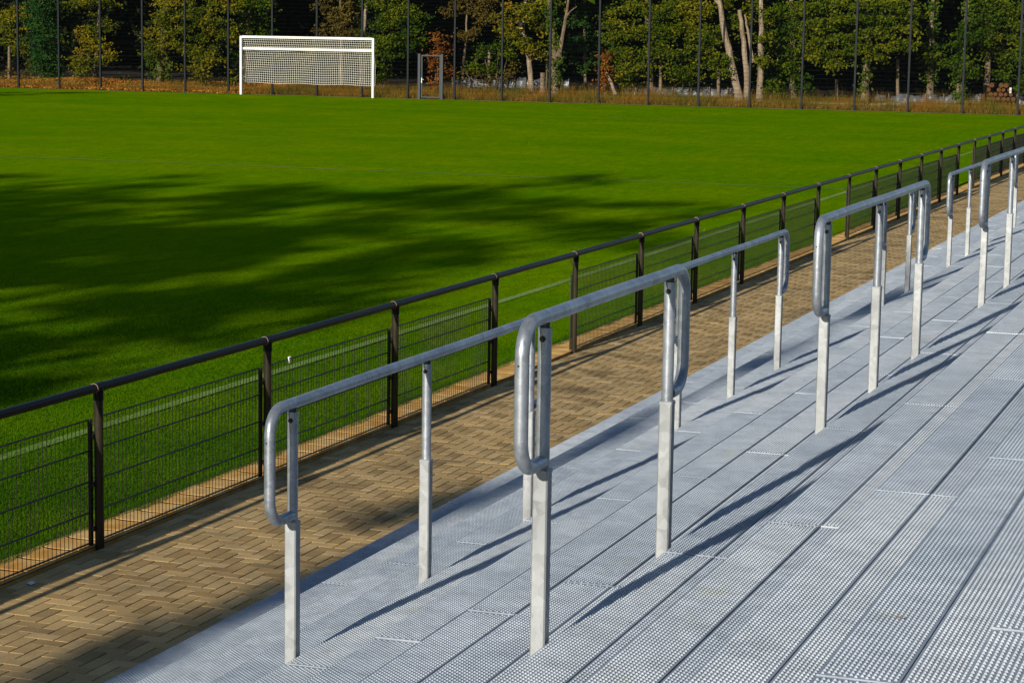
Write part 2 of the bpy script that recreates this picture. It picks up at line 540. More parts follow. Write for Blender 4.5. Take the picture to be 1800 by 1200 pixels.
# ------------------------------------------------------------------ interlocking edging stones
edging = obj('edging_strip', mesh('edging_strip', [(6, 7.395, 0.0155), (75, 7.395, 0.0155), (75, 7.80, 0.0155), (6, 7.80, 0.0155)], [(0, 1, 2, 3)]), M['joint'], kind='structure')
EL, EW = 0.313, 0.335
V, Fc = [], []
na = 9
prof = []
for k in range(na):
    a = -1 + 2 * k / (na - 1)
    prof.append((-0.075 * math.sqrt(max(0, 1 - a * a)), a * EW / 2))
gp = 0.0045
ring = [(0.002 + p * 0.55, q) for p, q in prof] + [(EL - 0.002 + p * 1.1, q) for p, q in reversed(prof)]
nr = len(ring)
cx_, cy_ = EL / 2, 0.0
V = [(p, q, -0.03) for p, q in ring] + [(p, q, 0.0165) for p, q in ring] + [(p + (0.001 if i < na else -0.001), q * 0.985, 0.018) for i, (p, q) in enumerate(ring)]
for L in (0, nr):
    for i in range(nr):
        j = (i + 1) % nr
        Fc.append((L + j, L + i, L + nr + i, L + nr + j))
for i in range(na - 1):
    Fc.append((2 * nr + i + 1, 2 * nr + i, 2 * nr + nr - 1 - i, 2 * nr + nr - 2 - i))
em = mesh('edging_stone', V, Fc)
bm_flip = [tuple(reversed(f)) for f in Fc]
em = mesh('edging_stone', V, bm_flip)
xx = 9.6
while xx < 72:
    o = obj('edging_stone', em, M['edging'], edging, (xx, 7.575, rnd.uniform(0.0, 0.002)))
    o.rotation_euler = (rnd.uniform(-0.008, 0.008), -0.004 + rnd.uniform(-0.002, 0.002), rnd.uniform(-0.008, 0.008))
    xx += EL

# ------------------------------------------------------------------ grass along the edge and over the near turf
def blades(n, fx, wid, hgt, seed, lean=0.5):
    """n upright single-triangle blades; fx(rng, n) -> x, y, z arrays"""
    g = np.random.default_rng(seed)
    X, Y, Z = fx(g, n)
    n = len(X)
    a = g.uniform(0, 2 * math.pi, n)
    w = wid * g.uniform(0.6, 1.3, n)
    h = hgt * g.uniform(0.45, 1.3, n)
    la = g.uniform(0, 2 * math.pi, n)
    ll = lean * h * g.uniform(0, 1, n)
    V = np.zeros((n, 3, 3), np.float32)
    V[:, 0] = np.stack([X - np.cos(a) * w, Y - np.sin(a) * w, Z], 1)
    V[:, 1] = np.stack([X + np.cos(a) * w, Y + np.sin(a) * w, Z], 1)
    V[:, 2] = np.stack([X + np.cos(la) * ll, Y + np.sin(la) * ll, Z + h], 1)
    return V.reshape(-1, 3), np.arange(3 * n, dtype=np.int32).reshape(-1, 3)


def edge_fx(g, n):
    X = 10.5 + 50 * g.random(n) ** 1.6
    Y = 7.70 + 0.14 * g.random(n) ** 1.3 + 0.03 * np.sin(X * 5.1) * np.sin(X * 1.7)
    return X, Y, np.full(n, -0.01)


def near_fx(g, n):
    X = 11.0 + 30 * g.random(n) ** 1.9
    Y = 7.76 + (0.66 * X + 1.2 - 7.76) * g.random(n)
    ok = Y > 7.76
    X, Y = X[ok], Y[ok]
    return X, Y, np.zeros(len(X))


v1, f1 = blades(42000, edge_fx, 0.0032, 0.055, 3, 0.8)
v2, f2 = blades(420000, near_fx, 0.0032, 0.026, 4, 1.1)
obj('grass', np_mesh('grass', np.concatenate([v1, v2]), np.concatenate([f1, f2 + len(v1)])), M['blade'], label='short mown grass of the pitch in front of the perimeter fence', cat='grass', kind='stuff')

# ------------------------------------------------------------------ standing terrace of perforated planks
PL, PW = 2.992, 0.1985


def plank_mesh():
    th = 0.045
    nx, ny = 128, 14
    V, Q = [], []

    def quad(a, b, c, d):
        i = len(V)
        V.extend([a, b, c, d])
        Q.append((i, i + 1, i + 2, i + 3))
    # flat top sheet, folded flanges on the four sides (local: x 0..PL, y 0..-PW, top z 0)
    quad((0, -PW, 0), (PL, -PW, 0), (PL, 0, 0), (0, 0, 0))
    quad((0, 0, 0), (PL, 0, 0), (PL, 0, -th), (0, 0, -th))
    quad((PL, -PW, 0), (0, -PW, 0), (0, -PW, -th), (PL, -PW, -th))
    quad((0, -PW, 0), (0, 0, 0), (0, 0, -th), (0, -PW, -th))
    quad((PL, 0, 0), (PL, -PW, 0), (PL, -PW, -th), (PL, 0, -th))
    # lip at the near end
    for (x0, x1, y0, y1, z0, z1) in ((0.0, 0.006, -PW, 0.0, 0.0, 0.003),):
        quad((x0, y0, z1), (x1, y0, z1), (x1, y1, z1), (x0, y1, z1))
        quad((x0, y1, z1), (x0, y1, z0), (x0, y0, z0), (x0, y0, z1))
        quad((x1, y0, z1), (x1, y0, z0), (x1, y1, z0), (x1, y1, z1))
    # rolled edge on the rear side
    quad((0, -PW, 0.003), (PL, -PW, 0.003), (PL, -PW + 0.003, 0.003), (0, -PW + 0.003, 0.003))
    quad((0, -PW + 0.003, 0.003), (PL, -PW + 0.003, 0.003), (PL, -PW + 0.003, 0.0), (0, -PW + 0.003, 0.0))
    # raised grip dimples in staggered rows
    x0, x1 = 0.030, PL - 0.024
    y0, y1 = -0.0115, -PW + 0.0135
    px, py = (x1 - x0) / (nx - 1), (y0 - y1) / (ny - 1)
    rb, rtop, hh = 0.0056, 0.0024, 0.0048
    sq = [(-1, -0.45), (-1, 0.45), (-0.35, 1), (0.5, 1), (1, 0.4), (1, -0.4), (0.5, -1), (-0.35, -1)]
    for i in range(nx):
        for j in range(ny):
            cx = x0 + i * px + (0.5 * px if j % 2 else 0) - 0.25 * px
            cy = y0 - j * py
            c6 = [(-1.15, -0.75), (-1.15, 0.75), (0.5, 1.0), (1.2, 0.0), (0.5, -1.0)]
            bse = len(V)
            V.extend([(cx + a * rb, cy + b_ * rb, 0.0) for a, b_ in c6])
            V.extend([(cx - 0.0008 + a * rtop, cy + b_ * rtop, hh) for a, b_ in c6])
            n = len(c6)
            for k in range(n):
                k2 = (k + 1) % n
                Q.append((bse + k2, bse + k, bse + n + k, bse + n + k2))
            Q.append(tuple(bse + n + n - 1 - k for k in range(n)))
    return mesh('plank', V, Q)


plank = plank_mesh()
terrace = thing('standing_terrace', 'stepped standing terrace decked with perforated galvanized steel planks', 'terrace')
NST = 15
for j in range(NST):
    ny_ = NOSE_Y0 - STEP_A * j
    nz_ = NOSE_Z0 + STEP_B * j
    for s in range(-1, 16):
        X0 = 2.12 + 3.0 * s - (0.07 * j / 12)
        # leave out planks that lie wholly outside the view
        a = to_px(X0, ny_ - 0.2, nz_)
        c = to_px(X0 + 3, ny_ - 0.2, nz_)
        if X0 + 3 < 4.5 and j < 13:
            if c[1] > 1500 or X0 + 3 < 3.0:
                continue
        if a[0] > 1980 and X0 > 5:
            continue
        for q in range(2):
            o = obj('plank', plank, M['deck'], terrace, (X0 + rnd.uniform(-0.003, 0.003), ny_ - q * (PW + 0.0034), nz_ + rnd.uniform(-0.0015, 0.0015)))
            o.rotation_euler = (rnd.uniform(-0.006, 0.006), rnd.uniform(-0.0006, 0.0006), 0)
    mb = MB()
    mb.box(-1, 50, ny_ - 0.012, ny_ - 0.006, nz_ - STEP_B + 0.001, nz_ - 0.047)
    mb.build('riser', M['riser'], terrace)
for s in range(0, 17):
    mb = MB()
    X0 = 2.05 + 3.0 * s
    if X0 > 49.5:
        break
    for j in range(NST):
        ny_ = NOSE_Y0 - STEP_A * j
        nz_ = NOSE_Z0 + STEP_B * j
        mb.box(X0, X0 + 0.06, ny_ - STEP_A + 0.001, ny_ - 0.02, -0.1, nz_ - 0.05)
    mb.build('stringer', M['riser'], terrace)

# ------------------------------------------------------------------ crush barriers
RAIL_R, POST_R, SLV = 0.0235, 0.0228, 0.026


def arc(c, r, a0, a1, n, f):
    return [f(c[0] + r * math.cos(a0 + (a1 - a0) * k / n), c[1] + r * math.sin(a0 + (a1 - a0) * k / n)) for k in range(n + 1)]


def barrier(j, posts, label, group):
    """posts: X of the posts; the rail runs above the nosing of step j, the posts stand on the step below"""
    yc = NOSE_Y0 - STEP_A * j + SLV + 0.012
    zn = NOSE_Z0 + STEP_B * j
    zb = NOSE_Z0 + STEP_B * (j - 1)
    root = thing('crush_barrier', label, 'barrier', (posts[0], yc, zb), group)
    h0 = zn - zb
    zr = h0 + 1.10 - RAIL_R
    x1 = posts[-1] - posts[0]
    ov, rb, zl = 0.218, 0.105, h0 + 0.60
    f = lambda a, c: (a, 0.0, c)
    pts = [f(-0.012, zl)]
    pts += arc((-ov + rb, zl + rb), rb, -math.pi / 2, -math.pi, 8, f)
    pts += arc((-ov + rb, zr - rb), rb, math.pi, math.pi / 2, 8, f)
    nseg = max(4, int(x1 / 0.4))
    pts += [f(rb + (x1 - 2 * rb) * k / nseg, zr + 0.0015 * math.sin(k)) for k in range(nseg + 1)]
    pts += arc((x1 + ov - rb, zr - rb), rb, math.pi / 2, 0, 8, f)
    pts += arc((x1 + ov - rb, zl + rb), rb, 0, -math.pi / 2, 8, f)
    pts += [f(x1 + 0.034, zl)]
    mb = MB()
    mb.tube(pts, RAIL_R, 18)
    rail = mb.build('rail', M['tube'], root, smooth=True)
    # dark discs painting the shade inside the open tube end and drain hole
    mb = MB()
    mb.tube([(x1 + 0.0335, 0, zl), (x1 + 0.0325, 0, zl)], RAIL_R - 0.004, 12)
    mb.tube([(-ov - RAIL_R + 0.004, 0.004, zr - 0.13), (-ov - RAIL_R - 0.0012, 0.004, zr - 0.13)], 0.004, 8)
    mb.build('tube_opening_shade', M['bolt'], rail)
    for p in posts:
        px_ = p - posts[0]
        top = zr - RAIL_R - 0.012
        mb = MB()
        mb.tube([(px_, 0, h0 + 0.50), (px_, 0, top)], POST_R, 18)
        post = mb.build('post', M['tube'], root, smooth=True)
        mb = MB()
        mb.tube([(px_, 0, top - 0.03), (px_, 0, zr - RAIL_R + 0.006)], POST_R - 0.006, 14)
        mb.build('saddle', M['bolt'], post, smooth=True)
        mb = MB()
        mb.cbox(px_ - SLV, px_ + SLV, -SLV, SLV, 0.0, h0 + 0.575, 0.005)
        mb.cbox(px_ - SLV - 0.0015, px_ + SLV + 0.0015, -SLV - 0.0015, SLV + 0.0015, h0 + 0.563, h0 + 0.5775, 0.004)
        mb.build('sleeve', M['sleeve'], post)
        mb = MB()
        mb.tube([(px_ - POST_R + 0.003, 0, top - 0.035), (px_ - POST_R - 0.003, 0, top - 0.035)], 0.0105, 12)
        mb.tube([(px_ - POST_R - 0.002, 0, top - 0.035), (px_ - POST_R - 0.010, 0, top - 0.035)], 0.0068, 6)
        mb.build('bolt', M['bolt'], post)
    return root


GR1, GR2 = 'crush barriers along the lower terrace row', 'crush barriers along the upper terrace row'
R1 = [([8.238, 9.735, 11.25], 'galvanized three-post barrier nearest the lower left, first of the lower row'),
      ([14.285, 15.78, 17.30], 'three-post steel barrier in the middle of the lower row beside the paved path'),
      ([21.93, 23.42], 'short two-post barrier of the lower row, seen behind an upper-row barrier'),
      ([26.27, 27.76, 29.26], 'distant three-post barrier of the lower row near the right edge'),
      ([32.4, 33.9, 35.4], 'farthest steel barrier of the lower row, cut by the right edge')]
R2 = [([6.70, 8.19], 'large short two-post steel barrier in the foreground centre, first of the upper row'),
      ([11.16, 12.62, 14.08], 'three-post steel barrier right of centre, second of the upper row'),
      ([17.1, 18.6, 20.1], 'three-post steel barrier at the right edge, third of the upper row')]
for p, l in R1:
    barrier(4, p, l, GR1)
for p, l in R2:
    barrier(8, p, l, GR2)

# ------------------------------------------------------------------ perimeter fence with rail and double-rod mesh
fence = thing('perimeter_fence', 'dark anthracite pitch fence with round top rail and welded wire mesh', 'fence', (FENCE_X0, FENCE_Y, 0))
RH = 1.08
mb = MB()
mb.tube([(0, 0, -0.05), (0, 0, RH - 0.02)], 0.031, 16)
post_me = mb.build('post', M['anthracite'], fence, smooth=True)
post_mesh = post_me.data
bpy.data.objects.remove(post_me)
mb = MB()
mb.tube([(0, 0, RH - 0.085), (0, 0, RH)], 0.035, 16)
mb.tube([(-0.055, 0, RH), (0.055, 0, RH)], 0.0335, 16)
tmp = mb.build('clamp', M['railcoat_shaded'], fence, smooth=True)
clamp_mesh = tmp.data
bpy.data.objects.remove(tmp)
mb = MB()
mb.tube([(-0.0575, 0, RH), (-0.0535, 0, RH)], 0.0343, 16)
tmp = mb.build('joint_ring', M['timber'], fence, smooth=True)
ring_mesh = tmp.data
bpy.data.objects.remove(tmp)
mb = MB()
nrs = 6
mb.tube([(BAY * k / nrs, 0, RH + (0.0012 if k in (2, 3) else 0)) for k in range(nrs + 1)], 0.0295, 16)
tmp = mb.build('rail', M['railcoat_shaded'], fence, smooth=True)
rail_mesh = tmp.data
bpy.data.objects.remove(tmp)
# one mesh panel: 50 x 200 mm double rods
mb = MB()
PX0, PX1, MZ0, MZ1, MY = 0.040, BAY - 0.055, 0.035, 0.865, 0.05
k = 0
xw = PX0
nvw = int((PX1 - PX0) / 0.05)
for k in range(nvw + 1):
    xw = PX0 + (PX1 - PX0) * k / nvw
    mb.tube([(xw, MY, MZ0 - 0.012), (xw, MY, MZ1 + 0.008)], 0.0028, 4)
for k in range(5):
    zz = MZ0 + (MZ1 - MZ0) * k / 4
    for dy in (-0.0062, 0.0062):
        mb.tube([(PX0 - 0.01, MY + dy, zz), (PX1 + 0.01, MY + dy, zz)], 0.0040, 5)
tmp = mb.build('mesh_panel', M['wire'], fence)
panel_mesh = tmp.data
bpy.data.objects.remove(tmp)
mb = MB()
mb.box(-0.050, -0.045, 0.034, 0.056, 0.02, 0.872)
mb.box(-0.034, -0.027, 0.030, 0.050, 0.02, 0.872)
for zz in (0.12, 0.42, 0.74):
    mb.box(-0.052, 0.0, 0.010, 0.0255, zz, zz + 0.035)
tmp = mb.build('cover_strip', M['wire'], fence)
strip_mesh = tmp.data
bpy.data.objects.remove(tmp)
GAPS = {3, 9, 15, 21}
for n in range(-2, 24):
    x0 = BAY * n
    z0 = gz(FENCE_X0 + x0)
    p = obj('post', post_mesh, M['anthracite'], fence, (x0, 0, z0))
    cl = obj('clamp', clamp_mesh, M['anthracite'], p)
    obj('joint_ring', ring_mesh, M['timber'], cl)
    obj('rail', rail_mesh, M['railcoat_shaded'], fence, (x0, 0, z0))
    if n not in GAPS:
        obj('mesh_panel', panel_mesh, M['wire'], fence, (x0, 0, z0))
    if (n - 1) not in GAPS:
        obj('cover_strip', strip_mesh, M['wire'], p)
for g in sorted(GAPS):
    x0 = BAY * (g + 1)
    mb = MB()
    mb.tube([(x0 - 0.17, 0.0, RH - 0.03), (x0 - 0.17, 0.0, RH - 0.10), (x0 - 0.09, 0.0, RH - 0.10), (x0 - 0.09, 0.0, RH - 0.03)], 0.006, 6)
    mb.build('latch_bracket', M['brass'], fence, loc=(0, 0, gz(FENCE_X0 + x0)))
    mb = MB()
    mb.tube([(x0 - 0.055, 0.03, 0.03), (x0 - 0.055, 0.03, 0.83)], 0.008, 6)
    mb.tube([(x0 - 0.055, 0.03, 0.83), (x0 - 0.055, 0.03, 0.85)], 0.013, 6)
    mb.build('bolt_rod', M['wire'], fence, loc=(0, 0, gz(FENCE_X0 + x0)))
mb = MB()
mb.box(-0.010, 0.010, -0.004, 0.004, -0.030, 0.008)
mb.box(-0.015, 0.015, -0.005, 0.005, 0.008, 0.018)
mb.box(-0.015, -0.008, -0.005, 0.005, 0.018, 0.024)
mb.box(0.008, 0.015, -0.005, 0.005, 0.018, 0.024)
mb.build('cable_tag', M['paper'], None, loc=(FENCE_X0 + BAY + 0.46, FENCE_Y + 0.036, 0.865), label='small white tag clipped to the top wire of the fence mesh', cat='tag')
obj('paper_scrap', mesh('paper_scrap', [(-0.03, -0.02, 0.003), (0.02, -0.025, 0.006), (0.032, 0.012, 0.012), (0.0, 0.028, 0.004), (-0.028, 0.015, 0.010)], [(0, 1, 2), (0, 2, 3), (0, 3, 4)]), M['paper'], None, (11.55, 7.28, 0.002), 'crumpled white paper scrap on the pavers by the fence foot', 'paper')

# ------------------------------------------------------------------ ball-stop fence behind the pitch
stop = thing('ball_stop_fence', 'tall ball-stop fence of slim grey posts and wire mesh behind the goal', 'fence', (FAR_X, FAR_Y0, 0.15))
mb = MB()
mb.box(-0.05, 0.05, -0.045, 0.045, -0.1, 6.2)
tmp = mb.build('post', M['mast'], stop)
mast_mesh = tmp.data
bpy.data.objects.remove(tmp)
mb = MB()
for k in range(1, 50):
    yy = -BAY * k / 50
    mb.tube([(0, yy, 0.05), (0, yy, 6.1)], 0.0032, 3, cap=False)
zz = 0.05
while zz < 6.1:
    for dx in ((-0.007, 0.007) if zz < 2.6 else (0.0,)):
        mb.tube([(dx, 0, zz), (dx, -BAY, zz)], 0.0048 if zz < 2.6 else 0.0036, 3, cap=False)
    zz += 0.2
tmp = mb.build('mesh_panel', M['mast'], stop)
farpanel = tmp.data
bpy.data.objects.remove(tmp)
for n in range(-2, 25):
    obj('post', mast_mesh, M['mast'], stop, (0, -BAY * n, 0))
    if n == 9:
        continue
    obj('mesh_panel', farpanel, M['mast'], stop, (0.055, -BAY * n, 0))
# the bay with the gate
mb = MB()
for k in range(1, 50):
    yy = -BAY * k / 50
    z0 = 2.25 if 0.56 < -yy < 1.95 else 0.05
    mb.tube([(0, yy, z0), (0, yy, 6.1)], 0.0032, 3, cap=False)
zz = 0.05
while zz < 6.1:
    if zz < 2.25:
        mb.tube([(0, 0, zz), (0, -0.56, zz)], 0.0048, 3, cap=False)
        mb.tube([(0, -1.95, zz), (0, -BAY, zz)], 0.0048, 3, cap=False)
    else:
        mb.tube([(0, 0, zz), (0, -BAY, zz)], 0.0036, 3, cap=False)
    zz += 0.2
mb.build('mesh_panel', M['mast'], stop, loc=(0.055, -BAY * 9, 0))
gate = thing('pedestrian_gate', 'grey steel pedestrian gate frame in the ball-stop fence right of the goal', 'gate', (FAR_X - 0.02, FAR_Y0 - BAY * 9 - 0.63, 0.15))
for yy in (0.0, -1.22):
    mb = MB()
    mb.cbox(-0.07, 0.07, yy - 0.07, yy + 0.07, -0.1, 2.26, 0.008)
    mb.build('gate_post', M['gatecoat'], gate)
mb = MB()
mb.box(-0.025, 0.025, -0.165, -0.105, 0.07, 2.2)
mb.box(-0.025, 0.025, -1.13, -1.09, 0.07, 2.2)
mb.box(-0.025, 0.025, -1.09, -0.165, 2.14, 2.2)
mb.box(-0.025, 0.025, -1.09, -0.165, 0.07, 0.13)
leaf = mb.build('gate_leaf', M['gatecoat'], gate)
mb = MB()
for k in range(1, 18):
    yy = -0.165 - 0.925 * k / 18
    mb.tube([(0, yy, 0.13), (0, yy, 2.14)], 0.003, 3, cap=False)
for k in range(1, 10):
    mb.tube([(0.006, -0.165, 0.13 + 0.2 * k), (0.006, -1.09, 0.13 + 0.2 * k)], 0.0042, 3, cap=False)
mb.build('leaf_mesh', M['mast'], leaf)
mb = MB()
mb.box(-0.04, -0.026, -0.155, -0.115, 0.80, 1.06)
mb.tube([(-0.06, -0.135, 0.98), (-0.06, -0.25, 0.98)], 0.012, 6)
mb.tube([(-0.03, -0.135, 0.98), (-0.06, -0.135, 0.98)], 0.012, 6)
mb.build('handle', M['paper'], leaf)

# ------------------------------------------------------------------ football goal
GX = 102.9
gz0 = 0.149
goal = thing('football_goal', 'white football goal with net and second crossbar before the ball-stop fence', 'goal', (GX, 48.22, gz0))
HW = 3.70
for s, nm in ((1, 'post'), (-1, 'post')):
    mb = MB()
    mb.cbox(-0.06, 0.06, s * HW - 0.06, s * HW + 0.06, -0.05, 2.99, 0.02)
    mb.build(nm, M['white'], goal)
mb = MB()
mb.cbox(-0.061, 0.061, -HW + 0.06, HW - 0.06, 2.89, 3.01, 0.015)
mb.build('crossbar', M['white'], goal)
mb = MB()
mb.cbox(0.07, 0.17, -HW + 0.06, HW - 0.06, 2.30, 2.42, 0.015)
mb.build('crossbar', M['white'], goal)
mb = MB()
R_N = 0.0064


def netp(u, v):
    """u across -1..1, v 0 top .. 1 bottom"""
    sag = 0.05 * math.sin(u * 5 + v * 2) * v + 0.06 * math.sin(u * 17) * v * (1 - v)
    xd = 0.05 + 0.36 * min(1.0, v * 1.15) + 0.10 * math.sin(v * math.pi) + sag * 0.5
    xd = min(xd, 0.43)
    z = 2.93 - 2.32 * v + 0.02 * math.sin(u * 9) * v
    return Vector((xd, u * (HW - 0.05) * (1 - 0.015 * v) - 0.03 * v, z))


for k in range(62):
    u = -1 + 2 * k / 61
    mb.tube([netp(u, i / 16) for i in range(17)], R_N, 3, cap=False)
for i in range(21):
    v = i / 20
    mb.tube([netp(-1 + 2 * k / 40, v) for k in range(41)], R_N, 3, cap=False)
for s in (-1, 1):
    for i in range(0, 21):
        v = i / 20
        e = netp(s, v)
        mb.tube([(0.05, s * (HW - 0.05), e.z), e], R_N, 3, cap=False)
    for w in (0.33, 0.66):
        mb.tube([Vector((0.05, s * (HW - 0.05), netp(s, i / 10).z)).lerp(netp(s, i / 10), w) for i in range(11)], R_N, 3, cap=False)
mb.build('net', M['net'], goal)

# ------------------------------------------------------------------ vegetation
def leaf_quads(P, Nn, size, g, aspect=0.55):
    """rhombic leaf faces at points P with rough normals Nn"""
    n = len(P)
    Nn = Nn / np.maximum(1e-6, np.linalg.norm(Nn, axis=1))[:, None]
    r = g.normal(size=(n, 3))
    u = np.cross(Nn, r)
    u /= np.maximum(1e-6, np.linalg.norm(u, axis=1))[:, None]
    v = np.cross(Nn, u)
    s = (size * g.uniform(0.6, 1.35, n))[:, None]
    V = np.stack([P - u * s, P + v * s * aspect + Nn * s * 0.18, P + u * s, P - v * s * aspect + Nn * s * 0.18], 1)
    return V.reshape(-1, 3)


def foliage(clumps, leaf, dens, seed, flat=0.35, spray=0.30, per=11):
    """clumps: (x,y,z,rx,ry,rz); leaves sit in flattened sprays spread through each clump"""
    g = np.random.default_rng(seed)
    out = []
    for (x_, y_, z_, rx, ry, rz) in clumps:
        area = 4.2 * (rx * ry + ry * rz + rx * rz)
        ns = max(3, int(area * dens))
        d = g.normal(size=(ns, 3))
        d /= np.linalg.norm(d, axis=1)[:, None]
        rad = g.random(ns) ** 0.42
        C = np.array([x_, y_, z_]) + d * rad[:, None] * np.array([rx, ry, rz])
        sp = spray * g.uniform(0.5, 1.5, ns)
        tilt = g.normal(scale=0.30, size=(ns, 3)) + np.array([-0.12, 0, 1.0])
        tilt /= np.linalg.norm(tilt, axis=1)[:, None]
        C = np.repeat(C, per, 0)
        T = np.repeat(tilt, per, 0)
        sp = np.repeat(sp, per)
        q = g.normal(size=(ns * per, 3))
        q -= T * (q * T).sum(1)[:, None] * (1 - flat)
        P = C + q * sp[:, None] * 0.8
        Nn = T * 0.7 + g.normal(scale=0.65, size=(ns * per, 3)) + np.array([-0.45, 0.05, 0.1])
        out.append(leaf_quads(P, Nn, leaf, g))
    V = np.concatenate(out)
    return V, np.arange(len(V), dtype=np.int32).reshape(-1, 4)


def foliage_obj(name, parts, mat, parent):
    Vs, Fs, b = [], [], 0
    for V, Fq in parts:
        Vs.append(V)
        Fs.append(Fq + b)
        b += len(V)
    me = np_mesh(name, np.concatenate(Vs), np.concatenate(Fs))
    return obj(name, me, mat, parent)


def limb(mb, pts, r0, r1, n=9, wob=0.03):
    pts = [Vector(p) for p in pts]
    P, R = [], []
    m = len(pts) - 1
    for i in range(m):
        for k in range(4):
            tt = k / 4
            p = pts[i].lerp(pts[i + 1], tt)
            p += Vector((rnd.uniform(-wob, wob), rnd.uniform(-wob, wob), 0))
            P.append(p)
    P.append(pts[-1])
    for i in range(len(P)):
        a = i / (len(P) - 1)
        flare = 1 + 0.45 * max(0, 0.12 - a) / 0.12
        R.append((r0 + (r1 - r0) * a) * flare * rnd.uniform(0.93, 1.07))
    mb.tube(P, r0, n, True, R)


def canopy(x_, y_, h0, h1, rad, seed, n=9):
    g = random.Random(seed)
    out = []
    for k in range(n):
        a = (k + 0.5) / n
        z = h0 + (h1 - h0) * a
        w = rad * (1.0 - 0.65 * max(0, a - 0.35))
        th = g.uniform(0, 6.28)
        d = g.uniform(0, 0.6) * w
        out.append((x_ + math.cos(th) * d, y_ + math.sin(th) * d, z, g.uniform(0.55, 0.85) * w, g.uniform(0.55, 0.85) * w, (h1 - h0) / n * 1.1))
    return out


SEED = [100]


def px_clump(px, py, rx, ry, X, depth=None):
    p = at(px, py, X)
    s = X * 1.085 / F_PX
    return (p.x, p.y, p.z, depth if depth else max(0.5, 0.8 * rx * s), rx * s, ry * s)


def tree(name, label, X, trunk, r0, crown, mat, bark='bark', upper=None, leaf=0.078, dens=8.0, limbs=(), ivy=None, flat=0.35, front=0.45, group='trees of the wood behind the ball-stop fence', spray=0.24):
    """trunk: photo directions from foot to top at distance X; crown: (px, py, rx, ry, dX) in photo units"""
    SEED[0] += 1
    foot = at(trunk[0][0], trunk[0][1], X)
    root = thing(name, label, 'tree', (0, 0, 0), group)
    mb = MB()
    pts = [at(a, c, X) for a, c in trunk]
    pts[0].z = 0.15
    top = pts[-1].copy()
    if upper:
        top2 = Vector((top.x + 1.0, top.y + rnd.uniform(-0.8, 0.8), upper))
        pts.append(top2)
    limb(mb, pts, r0, r0 * (0.45 if upper else 0.6))
    for (path_, rl) in limbs:
        limb(mb, [at(a, c, X) for a, c in path_], rl, rl * 0.45, 7, 0.02)
    if upper:
        for k in range(5):
            z = top.z + 0.6 + (upper - top.z) * k / 6
            a = rnd.uniform(0, 6.28)
            q = Vector((top.x + 0.3, top.y, z))
            limb(mb, [q, q + Vector((math.cos(a) * 1.2, math.sin(a) * 1.2, 0.7)), q + Vector((math.cos(a) * 2.2, math.sin(a) * 2.2, 1.7))], r0 * 0.35, r0 * 0.1, 6)
    mb.build('trunk', M[bark], root, smooth=True)
    parts = []
    if crown:
        cl = [px_clump(a, c, rx, ry, X + dX - front) for (a, c, rx, ry, dX) in crown]
        sub = []
        gs = random.Random(SEED[0])
        for (x_, y_, z_, rx, ry, rz) in cl:
            for k in range(6):
                a, d = gs.uniform(0, 6.28), gs.uniform(0.2, 1.15)
                f = gs.uniform(0.34, 0.62)
                sub.append((x_ + gs.uniform(-0.6, 0.5) * rx, y_ + math.cos(a) * d * ry * 0.8, z_ + math.sin(a) * d * rz * 0.85, rx * f, ry * f * 1.2, rz * f * 0.55))
            for k in range(3):
                a, d = gs.uniform(0, 6.28), gs.uniform(1.05, 1.55)
                f = gs.uniform(0.12, 0.24)
                sub.append((x_ + gs.uniform(-0.5, 0.5) * rx, y_ + math.cos(a) * d * ry, z_ + math.sin(a) * d * rz, rx * f, ry * f * 1.4, rz * f * 0.7))
        parts.append(foliage(sub, leaf, dens, SEED[0], flat, spray, 12))
    if upper:
        parts.append(foliage(canopy(top.x + 1.5, top.y, 6.6, upper + 2.5, 3.4, SEED[0]), 0.34, 1.5, SEED[0] + 900, spray=0.7, per=8))
    if parts:
        foliage_obj('crown', parts, M[mat], root)
    if ivy:
        cl = [px_clump(a, c, rx, ry, X, r0 * 1.5 + 0.15) for (a, c, rx, ry) in ivy]
        foliage_obj('ivy', [foliage(cl, 0.085, 9, SEED[0] + 500, 1.0, 0.16)], M['ivy'], root)
    return root


tree('conifer', 'dark green conifer reaching the ground at the far left behind the fence', 108.5, [(77, 158), (76, 0)], 0.16,
     [(76, -12, 34, 22, 0), (72, 22, 32, 20, 0), (82, 50, 30, 18, 0), (75, 78, 31, 17, 0), (83, 102, 26, 16, 0), (88, 122, 25, 15, 0), (92, 143, 18, 12, 0), (78, 10, 20, 20, -0.7), (78, 60, 20, 20, -0.7), (82, 110, 20, 20, -0.7)], 'lf_dark', 'bark', 12, 0.075, 15)
tree('autumn_tree', 'yellow green broadleaf tree at the extreme left edge beside the conifer', 112, [(-4, 150), (-6, 0)], 0.1,
     [(22, 60, 26, 26, 0), (14, 18, 24, 20, 0), (46, 28, 18, 16, -1), (40, 84, 12, 10, -1)], 'lf_yellow', 'bark', 13)
tree('autumn_tree', 'yellow green tree with drooping branches between the conifer and the dark gap', 109, [(166, 150), (172, 60), (176, 0)], 0.14,
     [(142, 12, 30, 16, 0), (165, 2, 30, 14, 1), (148, 66, 36, 20, -0.5), (172, 82, 16, 12, -0.5), (150, 98, 20, 10, -1), (160, 112, 24, 10, -1), (185, 42, 12, 10, 0), (150, 124, 10, 8, -1), (196, 98, 8, 5, -1)], 'lf_yellow', 'bark', 13, limbs=[(((168, 110), (150, 95), (135, 92)), 0.05)])
